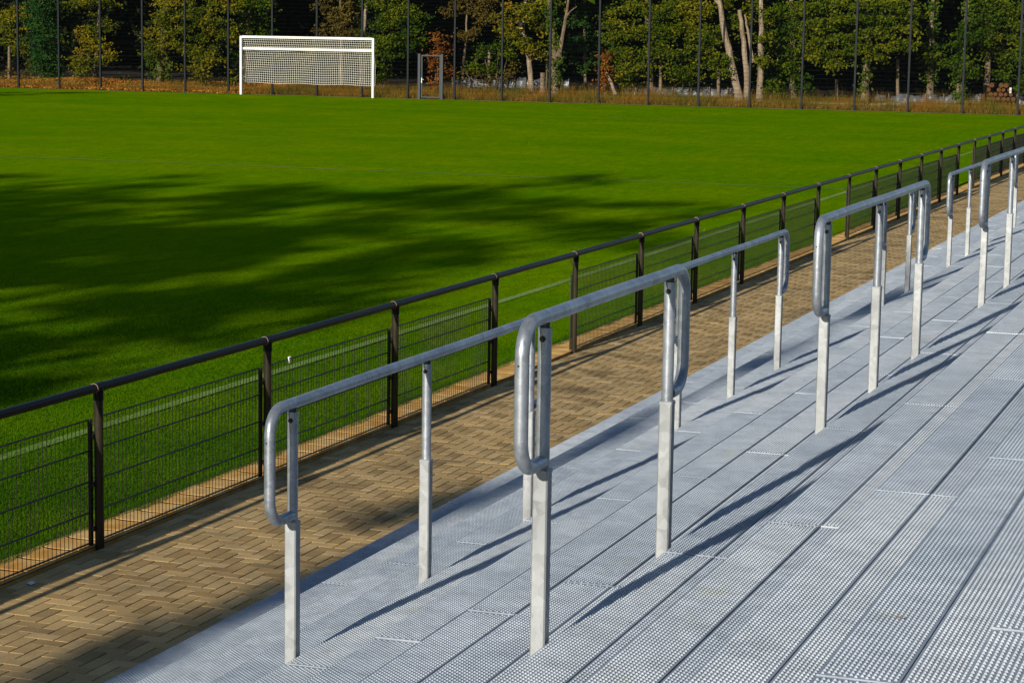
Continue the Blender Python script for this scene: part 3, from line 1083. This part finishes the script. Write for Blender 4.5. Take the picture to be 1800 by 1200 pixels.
tree('maple_tree', 'broad yellow green maple over an ivy covered trunk left of the goal', 109.5, [(280, 152), (284, 90), (290, 0)], 0.2,
     [(285, 52, 28, 22, 0), (305, 12, 30, 18, 0), (345, 30, 38, 24, 0), (330, 64, 32, 18, -0.5), (385, 12, 34, 20, 0), (385, 52, 32, 18, 0), (352, 88, 30, 12, -1), (372, 104, 20, 8, -1.2), (345, 118, 18, 10, -1.4), (352, 132, 13, 8, -1.4), (268, 90, 16, 14, 0), (290, 20, 18, 22, -0.6), (292, 70, 22, 20, -0.6)],
     'lf_yellow', 'bark', 14, ivy=[(262, 105, 12, 26), (285, 122, 14, 28), (297, 118, 6, 26), (278, 140, 14, 10)], dens=9)
tree('green_tree', 'mid green leafy tree directly above the left half of the goal', 112, [(430, 155), (436, 60), (440, 0)], 0.2,
     [(430, 14, 36, 22, 0), (448, 44, 30, 16, 0), (410, 76, 26, 14, 0), (460, 14, 20, 18, 0), (425, 100, 20, 12, 1)], 'lf_green', 'bark', 14)
tree('brown_tree', 'olive brown foliage tree rising behind the right half of the goal', 113, [(600, 160), (598, 0)], 0.08,
     [(585, 18, 30, 20, 0), (612, 48, 28, 16, 0), (572, 56, 18, 12, 0), (618, 12, 18, 18, 0), (590, 90, 40, 18, 1), (540, 100, 20, 14, 1), (470, 100, 26, 14, 1)], 'lf_brown', 'bark', 13)
tree('green_tree', 'bright green leafy tree just right of the goal', 108.6, [(637, 162), (638, 60), (645, 0)], 0.15,
     [(690, 25, 38, 22, 0), (668, 60, 32, 22, 0), (716, 62, 26, 18, -0.4), (690, 92, 34, 16, -0.4), (672, 4, 30, 14, 0), (732, 30, 14, 14, 0), (655, 98, 14, 14, 0)], 'lf_green', 'bark_pale', 13, dens=10)
tree('russet_tree', 'russet brown tree above the grey gate', 113, [(812, 162), (818, 80), (822, 0)], 0.075,
     [(802, 14, 16, 22, 0), (846, 22, 26, 12, 0), (868, 36, 18, 8, 0), (850, 2, 26, 8, 0), (830, 62, 20, 6, 0)], 'lf_brown', 'bark', 13)
tree('yellow_tree', 'yellow leaved tree with a crooked bare grey trunk right of the gate', 108.2, [(936, 160), (931, 108), (926, 82), (919, 58), (922, 36)], 0.15,
     [(902, 26, 22, 18, 0), (930, 8, 24, 12, 0), (906, 62, 14, 14, -0.3), (940, 28, 12, 10, 0), (918, 80, 12, 8, -0.4), (944, 88, 9, 9, -0.3), (950, 40, 10, 14, 1), (888, 48, 8, 14, 0)], 'lf_yellow', 'bark_pale', 12, limbs=[(((928, 100), (948, 106), (955, 100)), 0.03)])
tree('ivy_tree', 'tall trunk wrapped in green ivy forking into a bare brown limb', 107.6, [(976, 165), (974, 110), (970, 50), (966, 0)], 0.21,
     [(962, 16, 16, 16, 1)], 'lf_layer', 'bark', 13, limbs=[(((982, 100), (988, 70), (994, 35), (999, 0)), 0.13), (((996, 28), (1006, 18), (1014, 12)), 0.045), (((964, 34), (955, 24), (949, 16)), 0.035)],
     ivy=[(966, 18, 9, 20), (969, 48, 9, 20), (974, 80, 9, 18), (976, 112, 10, 22), (977, 145, 9, 18)])
tree('shade_tree', 'dull green tree in shadow between the ivy trunk and the yellow green thicket', 114, [(1030, 165), (1026, 0)], 0.08,
     [(1020, 20, 28, 20, 0), (1040, 62, 26, 22, 0), (1010, 90, 18, 16, 0), (1038, 110, 16, 14, 0)], 'lf_dark', 'bark', 14, dens=6)
tree('thicket_tree', 'dense yellow green tree with leaves down to the verge left of the three pale trunks', 109, [(1145, 168), (1140, 60), (1136, 0)], 0.17,
     [(1095, 15, 32, 20, 0), (1140, 20, 34, 20, -0.3), (1185, 15, 34, 20, 0), (1230, 20, 30, 20, 0), (1090, 55, 30, 18, 0), (1130, 58, 34, 16, -0.6), (1175, 55, 34, 18, -0.5), (1220, 62, 30, 18, -0.3),
      (1085, 98, 24, 16, -0.3), (1110, 118, 30, 14, -0.5), (1150, 96, 26, 14, -0.6), (1195, 95, 32, 16, -0.5), (1235, 100, 22, 16, 0), (1195, 126, 22, 14, -0.5), (1215, 142, 18, 10, -0.3), (1096, 136, 22, 10, -0.2)],
     'lf_layer', 'bark', 14, dens=10)
tree('pale_trunk_tree', 'thick pale grey trunk leaning left, leftmost of three pale trunks', 106.9, [(1301, 183), (1290, 130), (1277, 70), (1263, 0)], 0.215,
     [(1252, 72, 18, 22, 0.8), (1262, 118, 12, 12, -0.3), (1290, 40, 14, 22, 1.2), (1275, 6, 12, 12, 1)], 'lf_layer', 'bark_pale', 15, limbs=[(((1262, 6), (1252, -4)), 0.05)], ivy=[(1280, 103, 9, 10), (1284, 124, 7, 7)])
tree('pale_trunk_tree', 'pale trunk with a broken top, middle of three pale trunks', 107.2, [(1313, 182), (1312, 120), (1306, 60), (1300, 18)], 0.165,
     [(1325, 12, 10, 14, 1), (1318, 70, 6, 18, 1.4)], 'lf_layer', 'bark_pale', None, limbs=[(((1324, 110), (1316, 60), (1309, 26)), 0.09)])
tree('pale_trunk_tree', 'upright pale trunk, rightmost of three pale trunks', 106.9, [(1335, 181), (1337, 110), (1338, 50), (1337, 0)], 0.17,
     [(1352, 20, 10, 14, 0.6), (1348, 66, 8, 8, -0.3), (1343, 108, 7, 6, -0.2)], 'lf_layer', 'bark_pale', 15)
tree('green_tree', 'green tree with low hanging foliage right of the three pale trunks', 108.6, [(1395, 178), (1392, 60), (1390, 0)], 0.16,
     [(1375, 20, 26, 16, 0), (1415, 18, 26, 18, 0), (1385, 60, 28, 16, 0), (1425, 52, 20, 12, -0.3), (1370, 96, 26, 18, 0), (1408, 92, 22, 12, -0.4), (1390, 124, 18, 14, -0.3), (1362, 140, 22, 16, -0.3), (1408, 150, 12, 12, -0.3)], 'lf_green', 'bark', 14, dens=9)
tree('hornbeam_tree', 'spreading tree with flat layered green branches over a mossy trunk', 107.8, [(1520, 183), (1522, 140), (1526, 90), (1524, 0)], 0.21,
     [(1440, 16, 26, 10, 0), (1480, 6, 30, 9, 0), (1530, 14, 34, 10, -0.3), (1580, 6, 28, 9, 0), (1450, 42, 26, 8, -0.3), (1500, 38, 34, 8, -0.6), (1556, 36, 34, 8, -0.5), (1600, 26, 18, 7, -0.3), (1440, 74, 24, 7, 0), (1490, 66, 30, 7, -0.6), (1540, 62, 34, 7, -0.8), (1590, 54, 16, 6, -0.4),
      (1452, 100, 20, 6, -0.4), (1500, 90, 24, 7, -0.8), (1550, 86, 26, 5, -0.9), (1585, 78, 20, 4, -0.8), (1475, 114, 14, 5, -0.6), (1545, 104, 10, 5, -0.9)], 'lf_layer', 'bark', 15, leaf=0.085, dens=11, flat=0.2,
     limbs=[(((1525, 92), (1560, 84), (1600, 70)), 0.06), (((1525, 70), (1490, 62), (1450, 60)), 0.06), (((1525, 30), (1560, 22), (1590, 10)), 0.06)], ivy=[(1521, 128, 8, 22), (1519, 158, 8, 18)])
tree('ivy_tree', 'short ivy clad trunk standing in the dark gap near the right edge', 110, [(1633, 182), (1636, 130), (1638, 60), (1640, 0)], 0.19,
     [(1640, 84, 8, 8, 0), (1636, 104, 7, 10, 0)], 'lf_green', 'bark', 12, ivy=[(1639, 20, 8, 20), (1639, 60, 8, 22), (1636, 98, 8, 20), (1635, 130, 9, 20)])  # dark bark tone stands in for partial shade on this trunk
tree('ivy_tree', 'leafy ivy covered tree beside the log pile at the right', 107.5, [(1684, 188), (1688, 120), (1698, 50), (1702, 0)], 0.18,
     [(1700, 76, 22, 10, 0), (1685, 108, 24, 12, 0), (1712, 64, 24, 12, 0), (1725, 36, 26, 12, 0), (1740, 6, 28, 12, 0), (1690, 128, 20, 10, -0.3), (1745, 60, 18, 10, 0.5)], 'lf_green', 'bark', 14, ivy=[(1702, 16, 10, 20), (1695, 60, 10, 22), (1688, 110, 11, 24), (1685, 150, 12, 22), (1686, 172, 9, 14)])
tree('brown_trunk_tree', 'reddish brown trunk with sparse ivy rising behind the log pile', 109.5, [(1732, 178), (1736, 130), (1738, 60), (1735, 0)], 0.17,
     [(1760, 30, 18, 12, 0), (1778, 66, 20, 10, -0.5), (1765, 96, 10, 14, -0.5), (1790, 20, 18, 16, 0), (1758, 132, 10, 12, -0.6), (1738, 20, 12, 16, -0.3), (1735, 70, 10, 20, -0.3)], 'lf_green', 'bark', 13, limbs=[(((1738, 92), (1772, 78), (1795, 82)), 0.04)])  # partial shade on the trunk is given by the darker bark colour
tree('edge_tree', 'green leafy tree cut off by the right edge of the picture', 108, [(1812, 190), (1815, 60), (1816, 0)], 0.18,
     [(1805, 30, 20, 24, 0), (1798, 84, 16, 14, 0), (1806, 120, 14, 16, 0), (1800, 148, 10, 10, 0)], 'lf_green', 'bark', 13)


def shrub(name, label, X, foot, clumps, mat, leaf=0.085, dens=9, stem=None, group=None, seed=0):
    root = thing(name, label, 'shrub', (0, 0, 0), group)
    SEED[0] += 1
    f = at(foot[0], foot[1], X)
    f.z = 0.2
    mb = MB()
    for (a, c, rx, ry) in clumps[:3]:
        limb(mb, [f + Vector((rnd.uniform(-0.1, 0.1), rnd.uniform(-0.1, 0.1), 0)), f.lerp(at(a, c, X), 0.55), at(a, c, X)], 0.035, 0.012, 6, 0.02)
    mb.build('stem', M['bark'], root, smooth=True)
    foliage_obj('foliage', [foliage([px_clump(a, c, rx, ry, X) for a, c, rx, ry in clumps], leaf, dens, SEED[0], 0.6, 0.2)], M[mat], root)
    return root


shrub('orange_shrub', 'tall orange leaved shrub behind the grey gate', 107.5, (768, 168), [(770, 68, 14, 14), (778, 88, 14, 14), (762, 96, 12, 12), (768, 120, 12, 16), (780, 125, 12, 18), (765, 146, 10, 12)], 'lf_orange', 0.085, 5.5)
shrub('green_shrub', 'dark green shrub between the gate and the crooked trunk', 109, (868, 165), [(850, 92, 18, 12), (878, 88, 18, 12), (895, 96, 12, 12), (835, 118, 16, 12), (865, 122, 14, 12)], 'lf_green')
shrub('bramble_shrub', 'sprawling olive bramble left of the crooked grey trunk', 107.6, (870, 168), [(820, 132, 14, 10), (852, 138, 18, 10), (888, 136, 16, 12), (905, 122, 10, 14)], 'lf_brown', 0.08, 4.5)
shrub('creeper_pillar', 'pillar of red creeper on a stump right of the forked ivy trunk', 107.3, (1064, 172), [(1062, 98, 6, 10), (1063, 116, 7, 12), (1066, 134, 8, 12), (1060, 150, 9, 10)], 'lf_orange', 0.075, 9)
shrub('small_shrub', 'small dark shrub beside the right goalpost', 108, (675, 162), [(675, 128, 12, 10), (668, 140, 10, 8)], 'lf_green')
shrub('low_shrub', 'rusty low shrub at the foot of the ivy trunk left of the goal', 107.6, (370, 158), [(352, 140, 14, 10), (372, 148, 14, 8), (340, 128, 8, 10)], 'lf_brown', 0.08, 4.5)
shrub('low_shrub', 'small green shrub in the dark gap left of the ivy trunk', 108.3, (218, 156), [(218, 142, 10, 8), (190, 146, 8, 8)], 'lf_green', 0.08, 5)
shrub('brown_shrub', 'brown withered shrub behind the timber post at the far left', 109, (22, 150), [(18, 128, 18, 10), (40, 134, 14, 8), (2, 136, 10, 8), (50, 118, 6, 12)], 'lf_brown', 0.08, 5)
shrub('low_shrub', 'green shrub at the foot of the right pale trunk', 106.8, (1356, 180), [(1356, 152, 14, 10), (1364, 166, 12, 8)], 'lf_green', 0.08, 6)
shrub('low_shrub', 'low green shrub under the left goal net', 107.8, (412, 160), [(412, 138, 12, 14), (404, 150, 10, 8)], 'lf_yellow', 0.08, 4.5)

# dense dark wood farther back, one mass
cl = []
g_ = random.Random(5)
for k in range(150):
    X = g_.uniform(121, 146)
    Y = g_.uniform(0.06, 0.73) * X
    cl.append((X, Y, g_.uniform(0.5, 13), g_.uniform(1.6, 2.6), g_.uniform(1.8, 3.2), g_.uniform(1.2, 2.2)))
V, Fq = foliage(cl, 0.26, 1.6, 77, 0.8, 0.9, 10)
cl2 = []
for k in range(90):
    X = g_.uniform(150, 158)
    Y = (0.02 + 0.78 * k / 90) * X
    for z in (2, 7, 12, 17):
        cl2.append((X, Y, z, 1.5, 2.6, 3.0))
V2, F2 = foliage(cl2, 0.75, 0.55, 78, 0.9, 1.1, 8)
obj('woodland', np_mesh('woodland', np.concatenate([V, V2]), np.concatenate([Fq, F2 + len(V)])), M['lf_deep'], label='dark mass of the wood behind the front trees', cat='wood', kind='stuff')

# dry grass and leaf litter on the verge
def verge_fx(g, n):
    X = 103.6 + 6.5 * g.random(n) ** 1.3
    Y = (0.10 + 0.58 * g.random(n)) * X
    keep = g.random(n) < np.clip(1.25 - 0.9 * (Y > 52) - 0.35 * (Y < 27) + 0.25 * np.sin(Y * 0.9) + 0.2 * np.sin(Y * 2.3 + X), 0.05, 1)
    return X[keep], Y[keep], 0.15 + 0.035 * (X[keep] - 103.2)


v1, f1 = blades(75000, verge_fx, 0.010, 0.34, 21, 1.2)


def tall_fx(g, n):
    c = 150
    cx = 104.0 + 5.5 * g.random(c)
    cy = (0.12 + 0.32 * g.random(c)) * cx
    ch = g.uniform(0.35, 1.0, c)
    k = g.integers(0, c, n)
    X = cx[k] + g.normal(scale=0.16, size=n)
    return X, cy[k] + g.normal(scale=0.25, size=n) * ch[k], 0.15 + 0.035 * (X - 103.2) - 0.75 * (1 - ch[k]) * 0.6


v3, f3 = blades(12000, tall_fx, 0.009, 0.75, 22, 0.9)
v1, f1 = np.concatenate([v1, v3]), np.concatenate([f1, f3 + len(v1)])
obj('dry_grass', np_mesh('dry_grass', v1, f1), M['drygrass'], label='tall tan and orange dry grass on the verge below the wood', cat='grass', kind='stuff')
g = np.random.default_rng(31)
n = 60000
X = 103.3 + 9 * g.random(n) ** 1.2
Y = (0.10 + 0.60 * g.random(n)) * X
Z = 0.17 + 0.035 * (X - 103.2) + 0.10 * g.random(n) + 0.30 * np.exp(-((Y - 64) / 3.2) ** 2 - ((X - 107.5) / 1.6) ** 2)
keep = g.random(n) < np.where(Y > 52, 1.0, np.where(X < 104.6, 0.03, 0.16))
P = np.stack([X, Y, Z], 1)[keep]
Vl = leaf_quads(P, g.normal(scale=0.6, size=P.shape) + np.array([-0.4, 0, 0.8]), 0.052, g)
obj('leaf_litter', np_mesh('leaf_litter', Vl, np.arange(len(Vl)).reshape(-1, 4)), M['litter'], label='orange fallen leaves under the trees behind the fence', cat='leaves', kind='stuff')
# a few leaves blown onto the pitch and the deck
n = 150
X = 18 + 84 * g.random(n) ** 0.55
Y = 8.2 + (0.6 * X - 6) * g.random(n)
Z = 0.15 * np.maximum(0, (X - 22) / 81) + 0.025
P = np.stack([X, Y, Z], 1)
Vl = leaf_quads(P, g.normal(scale=0.35, size=P.shape) + np.array([-0.3, 0, 1.0]), 0.028, g)
obj('blown_leaves', np_mesh('blown_leaves', Vl, np.arange(len(Vl)).reshape(-1, 4)), M['lf_yellow'], label='scattered pale autumn leaves lying on the mown pitch', cat='leaves', kind='stuff')
for k, (x_, j, dy) in enumerate([(7.0, 8, 0.17), (5.62, 11, 0.10), (7.4, 8, 0.05)]):
    me = np_mesh('deck_leaf', leaf_quads(np.array([[0.0, 0.0, 0.0]]), np.array([[-0.3, 0.1, 1.0]]), 0.0065, np.random.default_rng(k)), np.array([[0, 1, 2, 3]]))
    obj('fallen_leaf', me, M['litter'], None, (x_, NOSE_Y0 - STEP_A * j - dy, NOSE_Z0 + STEP_B * j + 0.012), label=['tiny dry leaf on the deck just right of the large two-post barrier', 'tiny orange leaf on the deck in the lower right foreground', 'tiny dry leaf on the deck beside the second post of the large two-post barrier'][k], cat='leaf', group='leaves fallen on the terrace')

# ------------------------------------------------------------------ old boundary fence, foil barrier, logs
old = thing('wire_fence', 'old wire fence with weathered timber posts in front of the wood', 'fence', (110, 40, 0.4))
for (px_, pt, pb) in ((16, 82, 150), (860, 88, 162), (962, 90, 162), (1161, 95, 172), (1263, 98, 172), (1471, 140, 182), (1578, 105, 182)):
    a = at(px_, pb, 108.9)
    c = at(px_, pt, 108.9)
    mb = MB()
    limb(mb, [(a.x - 110, a.y - 40, -0.25), (c.x - 110, c.y - 40, c.z - 0.4)], 0.085, 0.07, 8, 0.01)
    mb.build('post', M['timber'], old, smooth=True)
for k in range(6):
    mb = MB()
    zz = 0.35 + 0.38 * k
    mb.tube([(-1.1, 40.0 - 4 * q, zz + 0.025 * math.sin(q * 2.1 + k)) for q in range(18)], 0.0055, 4)
    mb.build('wire', M['mast'], old)


def foil(label, X, px0, px1, ytop, ybot, seed):
    g = random.Random(seed)
    root = thing('foil_barrier', label, 'barrier', (0, 0, 0), 'grey foil barriers along the wood edge')
    n = int((px1 - px0) / 4)
    V, Fc = [], []
    for i in range(n + 1):
        px_ = px0 + (px1 - px0) * i / n
        a = at(px_, ybot + g.uniform(-1.5, 1.5), X)
        c = at(px_, ytop + 2.2 * math.sin(i * 0.55 + seed) + g.uniform(-1.4, 1.4), X)
        off = 0.10 * math.sin(i * 0.9) + g.uniform(-0.08, 0.08)
        for q in range(4):
            p = a.lerp(c, q / 3)
            V.append((p.x + off * (0.3 + q * 0.3) + g.uniform(-0.05, 0.05) + (0.10 if q == 3 else 0), p.y, p.z))
    for i in range(n):
        for q in range(3):
            b_ = i * 4 + q
            Fc.append((b_, b_ + 1, b_ + 5, b_ + 4))
    me = mesh('sheet', V, Fc, True)
    o = obj('sheet', me, M['foil'], root)
    md = o.modifiers.new('thick', 'SOLIDIFY')
    md.thickness = 0.012
    for i in range(0, n + 1, 8):
        px_ = px0 + (px1 - px0) * i / n
        a, c = at(px_, ybot + 2, X - 0.15), at(px_, ytop - 3, X - 0.15)
        mb = MB()
        mb.tube([a, c], 0.028, 6)
        mb.build('stake', M['timber'], root)


foil('low grey foil barrier at the wood edge near the gate', 110.5, 795, 1000, 139, 157, 1)
foil('low silvery foil barrier left of the three pale trunks', 109.0, 1085, 1300, 156, 176, 2)
foil('low crumpled grey foil barrier near the right edge', 108.8, 1530, 1800, 168, 190, 3)
foil('low grey foil barrier in the shade at the far left', 110.0, -10, 70, 138, 149, 4)

# log pile at the right
pile = thing('log_pile', 'stacked reddish brown logs with a white tag near the right edge', 'log pile', tuple(at(1765, 180, 108.3)))
s_ = 108.3 * 1.085 / F_PX
k = 0
for row in range(4):
    for c in range(7 - row):
        if rnd.random() < 0.12 * row:
            continue
        y_ = (4 - c - row * 0.5) * 0.235 + rnd.uniform(-0.02, 0.02)
        z_ = 0.16 + row * 0.215
        r_ = rnd.uniform(0.09, 0.125)
        mb = MB()
        mb.tube([(-0.4 + rnd.uniform(-0.12, 0.08), y_, z_), (0.7, y_ + rnd.uniform(-0.04, 0.04), z_)], r_, 10)
        o = mb.build('log', M['log'], pile, smooth=False)
        o.data.materials.append(M['cut'])
        o.data.polygons[-2].material_index = 1
mb = MB()
mb.box(-0.60, -0.585, -0.40, -0.30, 0.45, 0.72)
mb.build('tag', M['paper'], pile)
# fallen pale trunk, leaning log, stump
mb = MB()
limb(mb, [at(1425, 184, 106.2), at(1480, 186, 106.0), at(1540, 188, 105.8), at(1592, 183, 106.3)], 0.10, 0.16, 9, 0.03)
mb.build('windfall_log', M['bark_pale'], None, smooth=True, label='pale fallen trunk lying in the grass under the layered tree', cat='log')
mb = MB()
limb(mb, [at(1082, 168, 106.9), at(1074, 145, 107.1), at(1066, 128, 107.3)], 0.09, 0.07, 8, 0.01)
mb.build('leaning_log', M['bark_pale'], None, smooth=True, label='short pale log leaning on the red creeper pillar', cat='log')
mb = MB()
limb(mb, [at(954, 165, 107.4), at(954, 128, 107.4)], 0.14, 0.13, 10, 0.01)
mb.build('tree_stump', M['bark'], None, smooth=True, label='brown tree stump just left of the tall ivy trunk', cat='stump')
nb_ = at(916, 50, 107.9)
nest = thing('nest_box', 'small nest box with orange front on the crooked grey trunk', 'nest box', tuple(nb_))
mb = MB()
mb.box(-0.10, 0.10, -0.10, 0.10, 0.03, 0.26)
mb.build('box', M['mast'], nest)
mb = MB()
mb.box(-0.16, 0.10, -0.14, 0.14, -0.04, 0.027)
mb.build('floor', M['nest'], nest)
mb = MB()
mb.box(-0.15, 0.13, -0.13, 0.13, 0.263, 0.29)
mb.build('roof', M['mast'], nest)
white_st = at(1741, 190, 106)
mb = MB()
mb.tube([(0, -0.16, 0.06), (0, -0.05, 0.11), (0, 0.06, 0.10), (0, 0.17, 0.05)], 0.08, 8, True, [0.04, 0.09, 0.085, 0.03])
mb.build('pale_stone', M['paper'], None, loc=(white_st.x, white_st.y, 0.2), smooth=True, label='small pale stone in the verge grass in front of the log pile', cat='stone')

# ------------------------------------------------------------------ trees out of frame whose shade falls on the pitch
def shade_tree(name, label, x_, y_, h, rad, h0, seed, mat='lf_green', slim=False):
    root = thing(name, label, 'tree', (0, 0, 0), 'trees standing behind the photographer')
    g = random.Random(seed)
    mb = MB()
    limb(mb, [(x_, y_, -0.1), (x_ + 0.3, y_, h * 0.5), (x_, y_ + 0.2, h * 0.93)], 0.11 if slim else 0.3, 0.03, 8)
    for k in range(0 if slim else 7):
        a = g.uniform(0, 6.28)
        z = h0 + (h - h0) * k / 8
        limb(mb, [(x_, y_, z), (x_ + math.cos(a) * rad * 0.6, y_ + math.sin(a) * rad * 0.6, z + 0.8)], 0.09, 0.03, 6)
    mb.build('trunk', M['bark'], root, smooth=True)
    cl = []
    n = 34 if not slim else 16
    for k in range(n):
        a = (k + g.random()) / n
        z = h0 + (h - h0) * a
        w = rad * (math.sin(math.pi * min(1, 0.15 + 0.85 * (1 - a))) ** 0.6 if not slim else (1.05 - 0.85 * a))
        th = g.uniform(0, 6.28)
        d = 0 if slim else w * math.sqrt(g.random()) * 0.9
        rr = w * (0.9 if slim else (g.uniform(0.26, 0.52) if rad > 2.5 else g.uniform(0.20, 0.42)))
        cl.append((x_ + math.cos(th) * d, y_ + math.sin(th) * d, z, rr, rr, rr * (1.3 if slim else 0.36)))
    foliage_obj('crown', [foliage(cl, 0.20, 1.7 if rad > 2 else 1.2, seed, 0.35, 0.42, 9)], M[mat], root)


# sun plane: Y + 0.1 X is constant along a shadow
shade_spec = [(31.5, 19.5, 3.6), (28.0, 20.5, 3.2), (24.3, 20.6, 3.4), (20.9, 21.5, 3.0), (17.6, 20.4, 2.6), (14.9, 18.6, 1.7), (35.5, 18.5, 3.4), (22.6, 17.0, 3.0), (18.6, 15.6, 2.4), (16.0, 19.6, 1.6), (26.3, 18.6, 3.0), (19.6, 18.2, 2.6), (14.6, 13.6, 1.5), (13.8, 11.5, 1.1), (17.6, 12.2, 2.0)]
names = ['tall leafy tree', 'broad leafy tree', 'full crowned tree', 'highest tree', 'slender leafy tree', 'narrow leafy tree', 'outermost leafy tree', 'short leafy tree', 'low leafy tree', 'thin crowned tree', 'round crowned tree', 'bushy leafy tree', 'small leafy tree', 'smallest leafy tree', 'squat leafy tree']
for k, (c_, h, rad) in enumerate(shade_spec):
    x_ = -13.0 - (k % 3) * 1.4
    shade_tree('field_tree', names[k] + ' behind the photographer whose shade falls on the pitch', x_, c_ - 0.1 * x_, h, rad, 5.0, 300 + k)
pop = thing('slim_poplar', 'slim columnar poplar behind the photographer beside the path', 'tree', (0, 0, 0), 'trees standing behind the photographer')
PXp, PYp = -14.0, 6.50 + 1.4
mb = MB()
limb(mb, [(PXp, PYp, -0.1), (PXp, PYp + 0.1, 6), (PXp, PYp - 0.1, 14.6)], 0.12, 0.03, 8, 0.02)
mb.build('trunk', M['bark'], pop, smooth=True)
cl = [(PXp, PYp + 0.30, 2.2 + 0.65 * k, 0.4, 0.30, 0.6) for k in range(8)]
cl += [(PXp, PYp + 0.38, 7.15, 0.4, 0.30, 0.7), (PXp, PYp + 0.36, 8.15, 0.4, 0.30, 0.6), (PXp, PYp + 0.28, 8.95, 0.4, 0.28, 0.45), (PXp, PYp + 0.85, 9.85, 0.3, 0.16, 0.22), (PXp, PYp + 0.15, 9.85, 0.3, 0.20, 0.45),
       (PXp, PYp - 0.02, 10.95, 0.3, 0.12, 0.55), (PXp, PYp - 0.05, 12.15, 0.3, 0.10, 0.5), (PXp, PYp - 0.05, 13.55, 0.3, 0.14, 0.6)]
foliage_obj('crown', [foliage(cl, 0.13, 16, 340, 0.8, 0.18, 9)], M['lf_green'], pop)
shade_tree('corner_tree', 'leafy tree left of the view by the far corner', 62.0, 69.5 - 6.2, 13.0, 2.2, 3.0, 331)
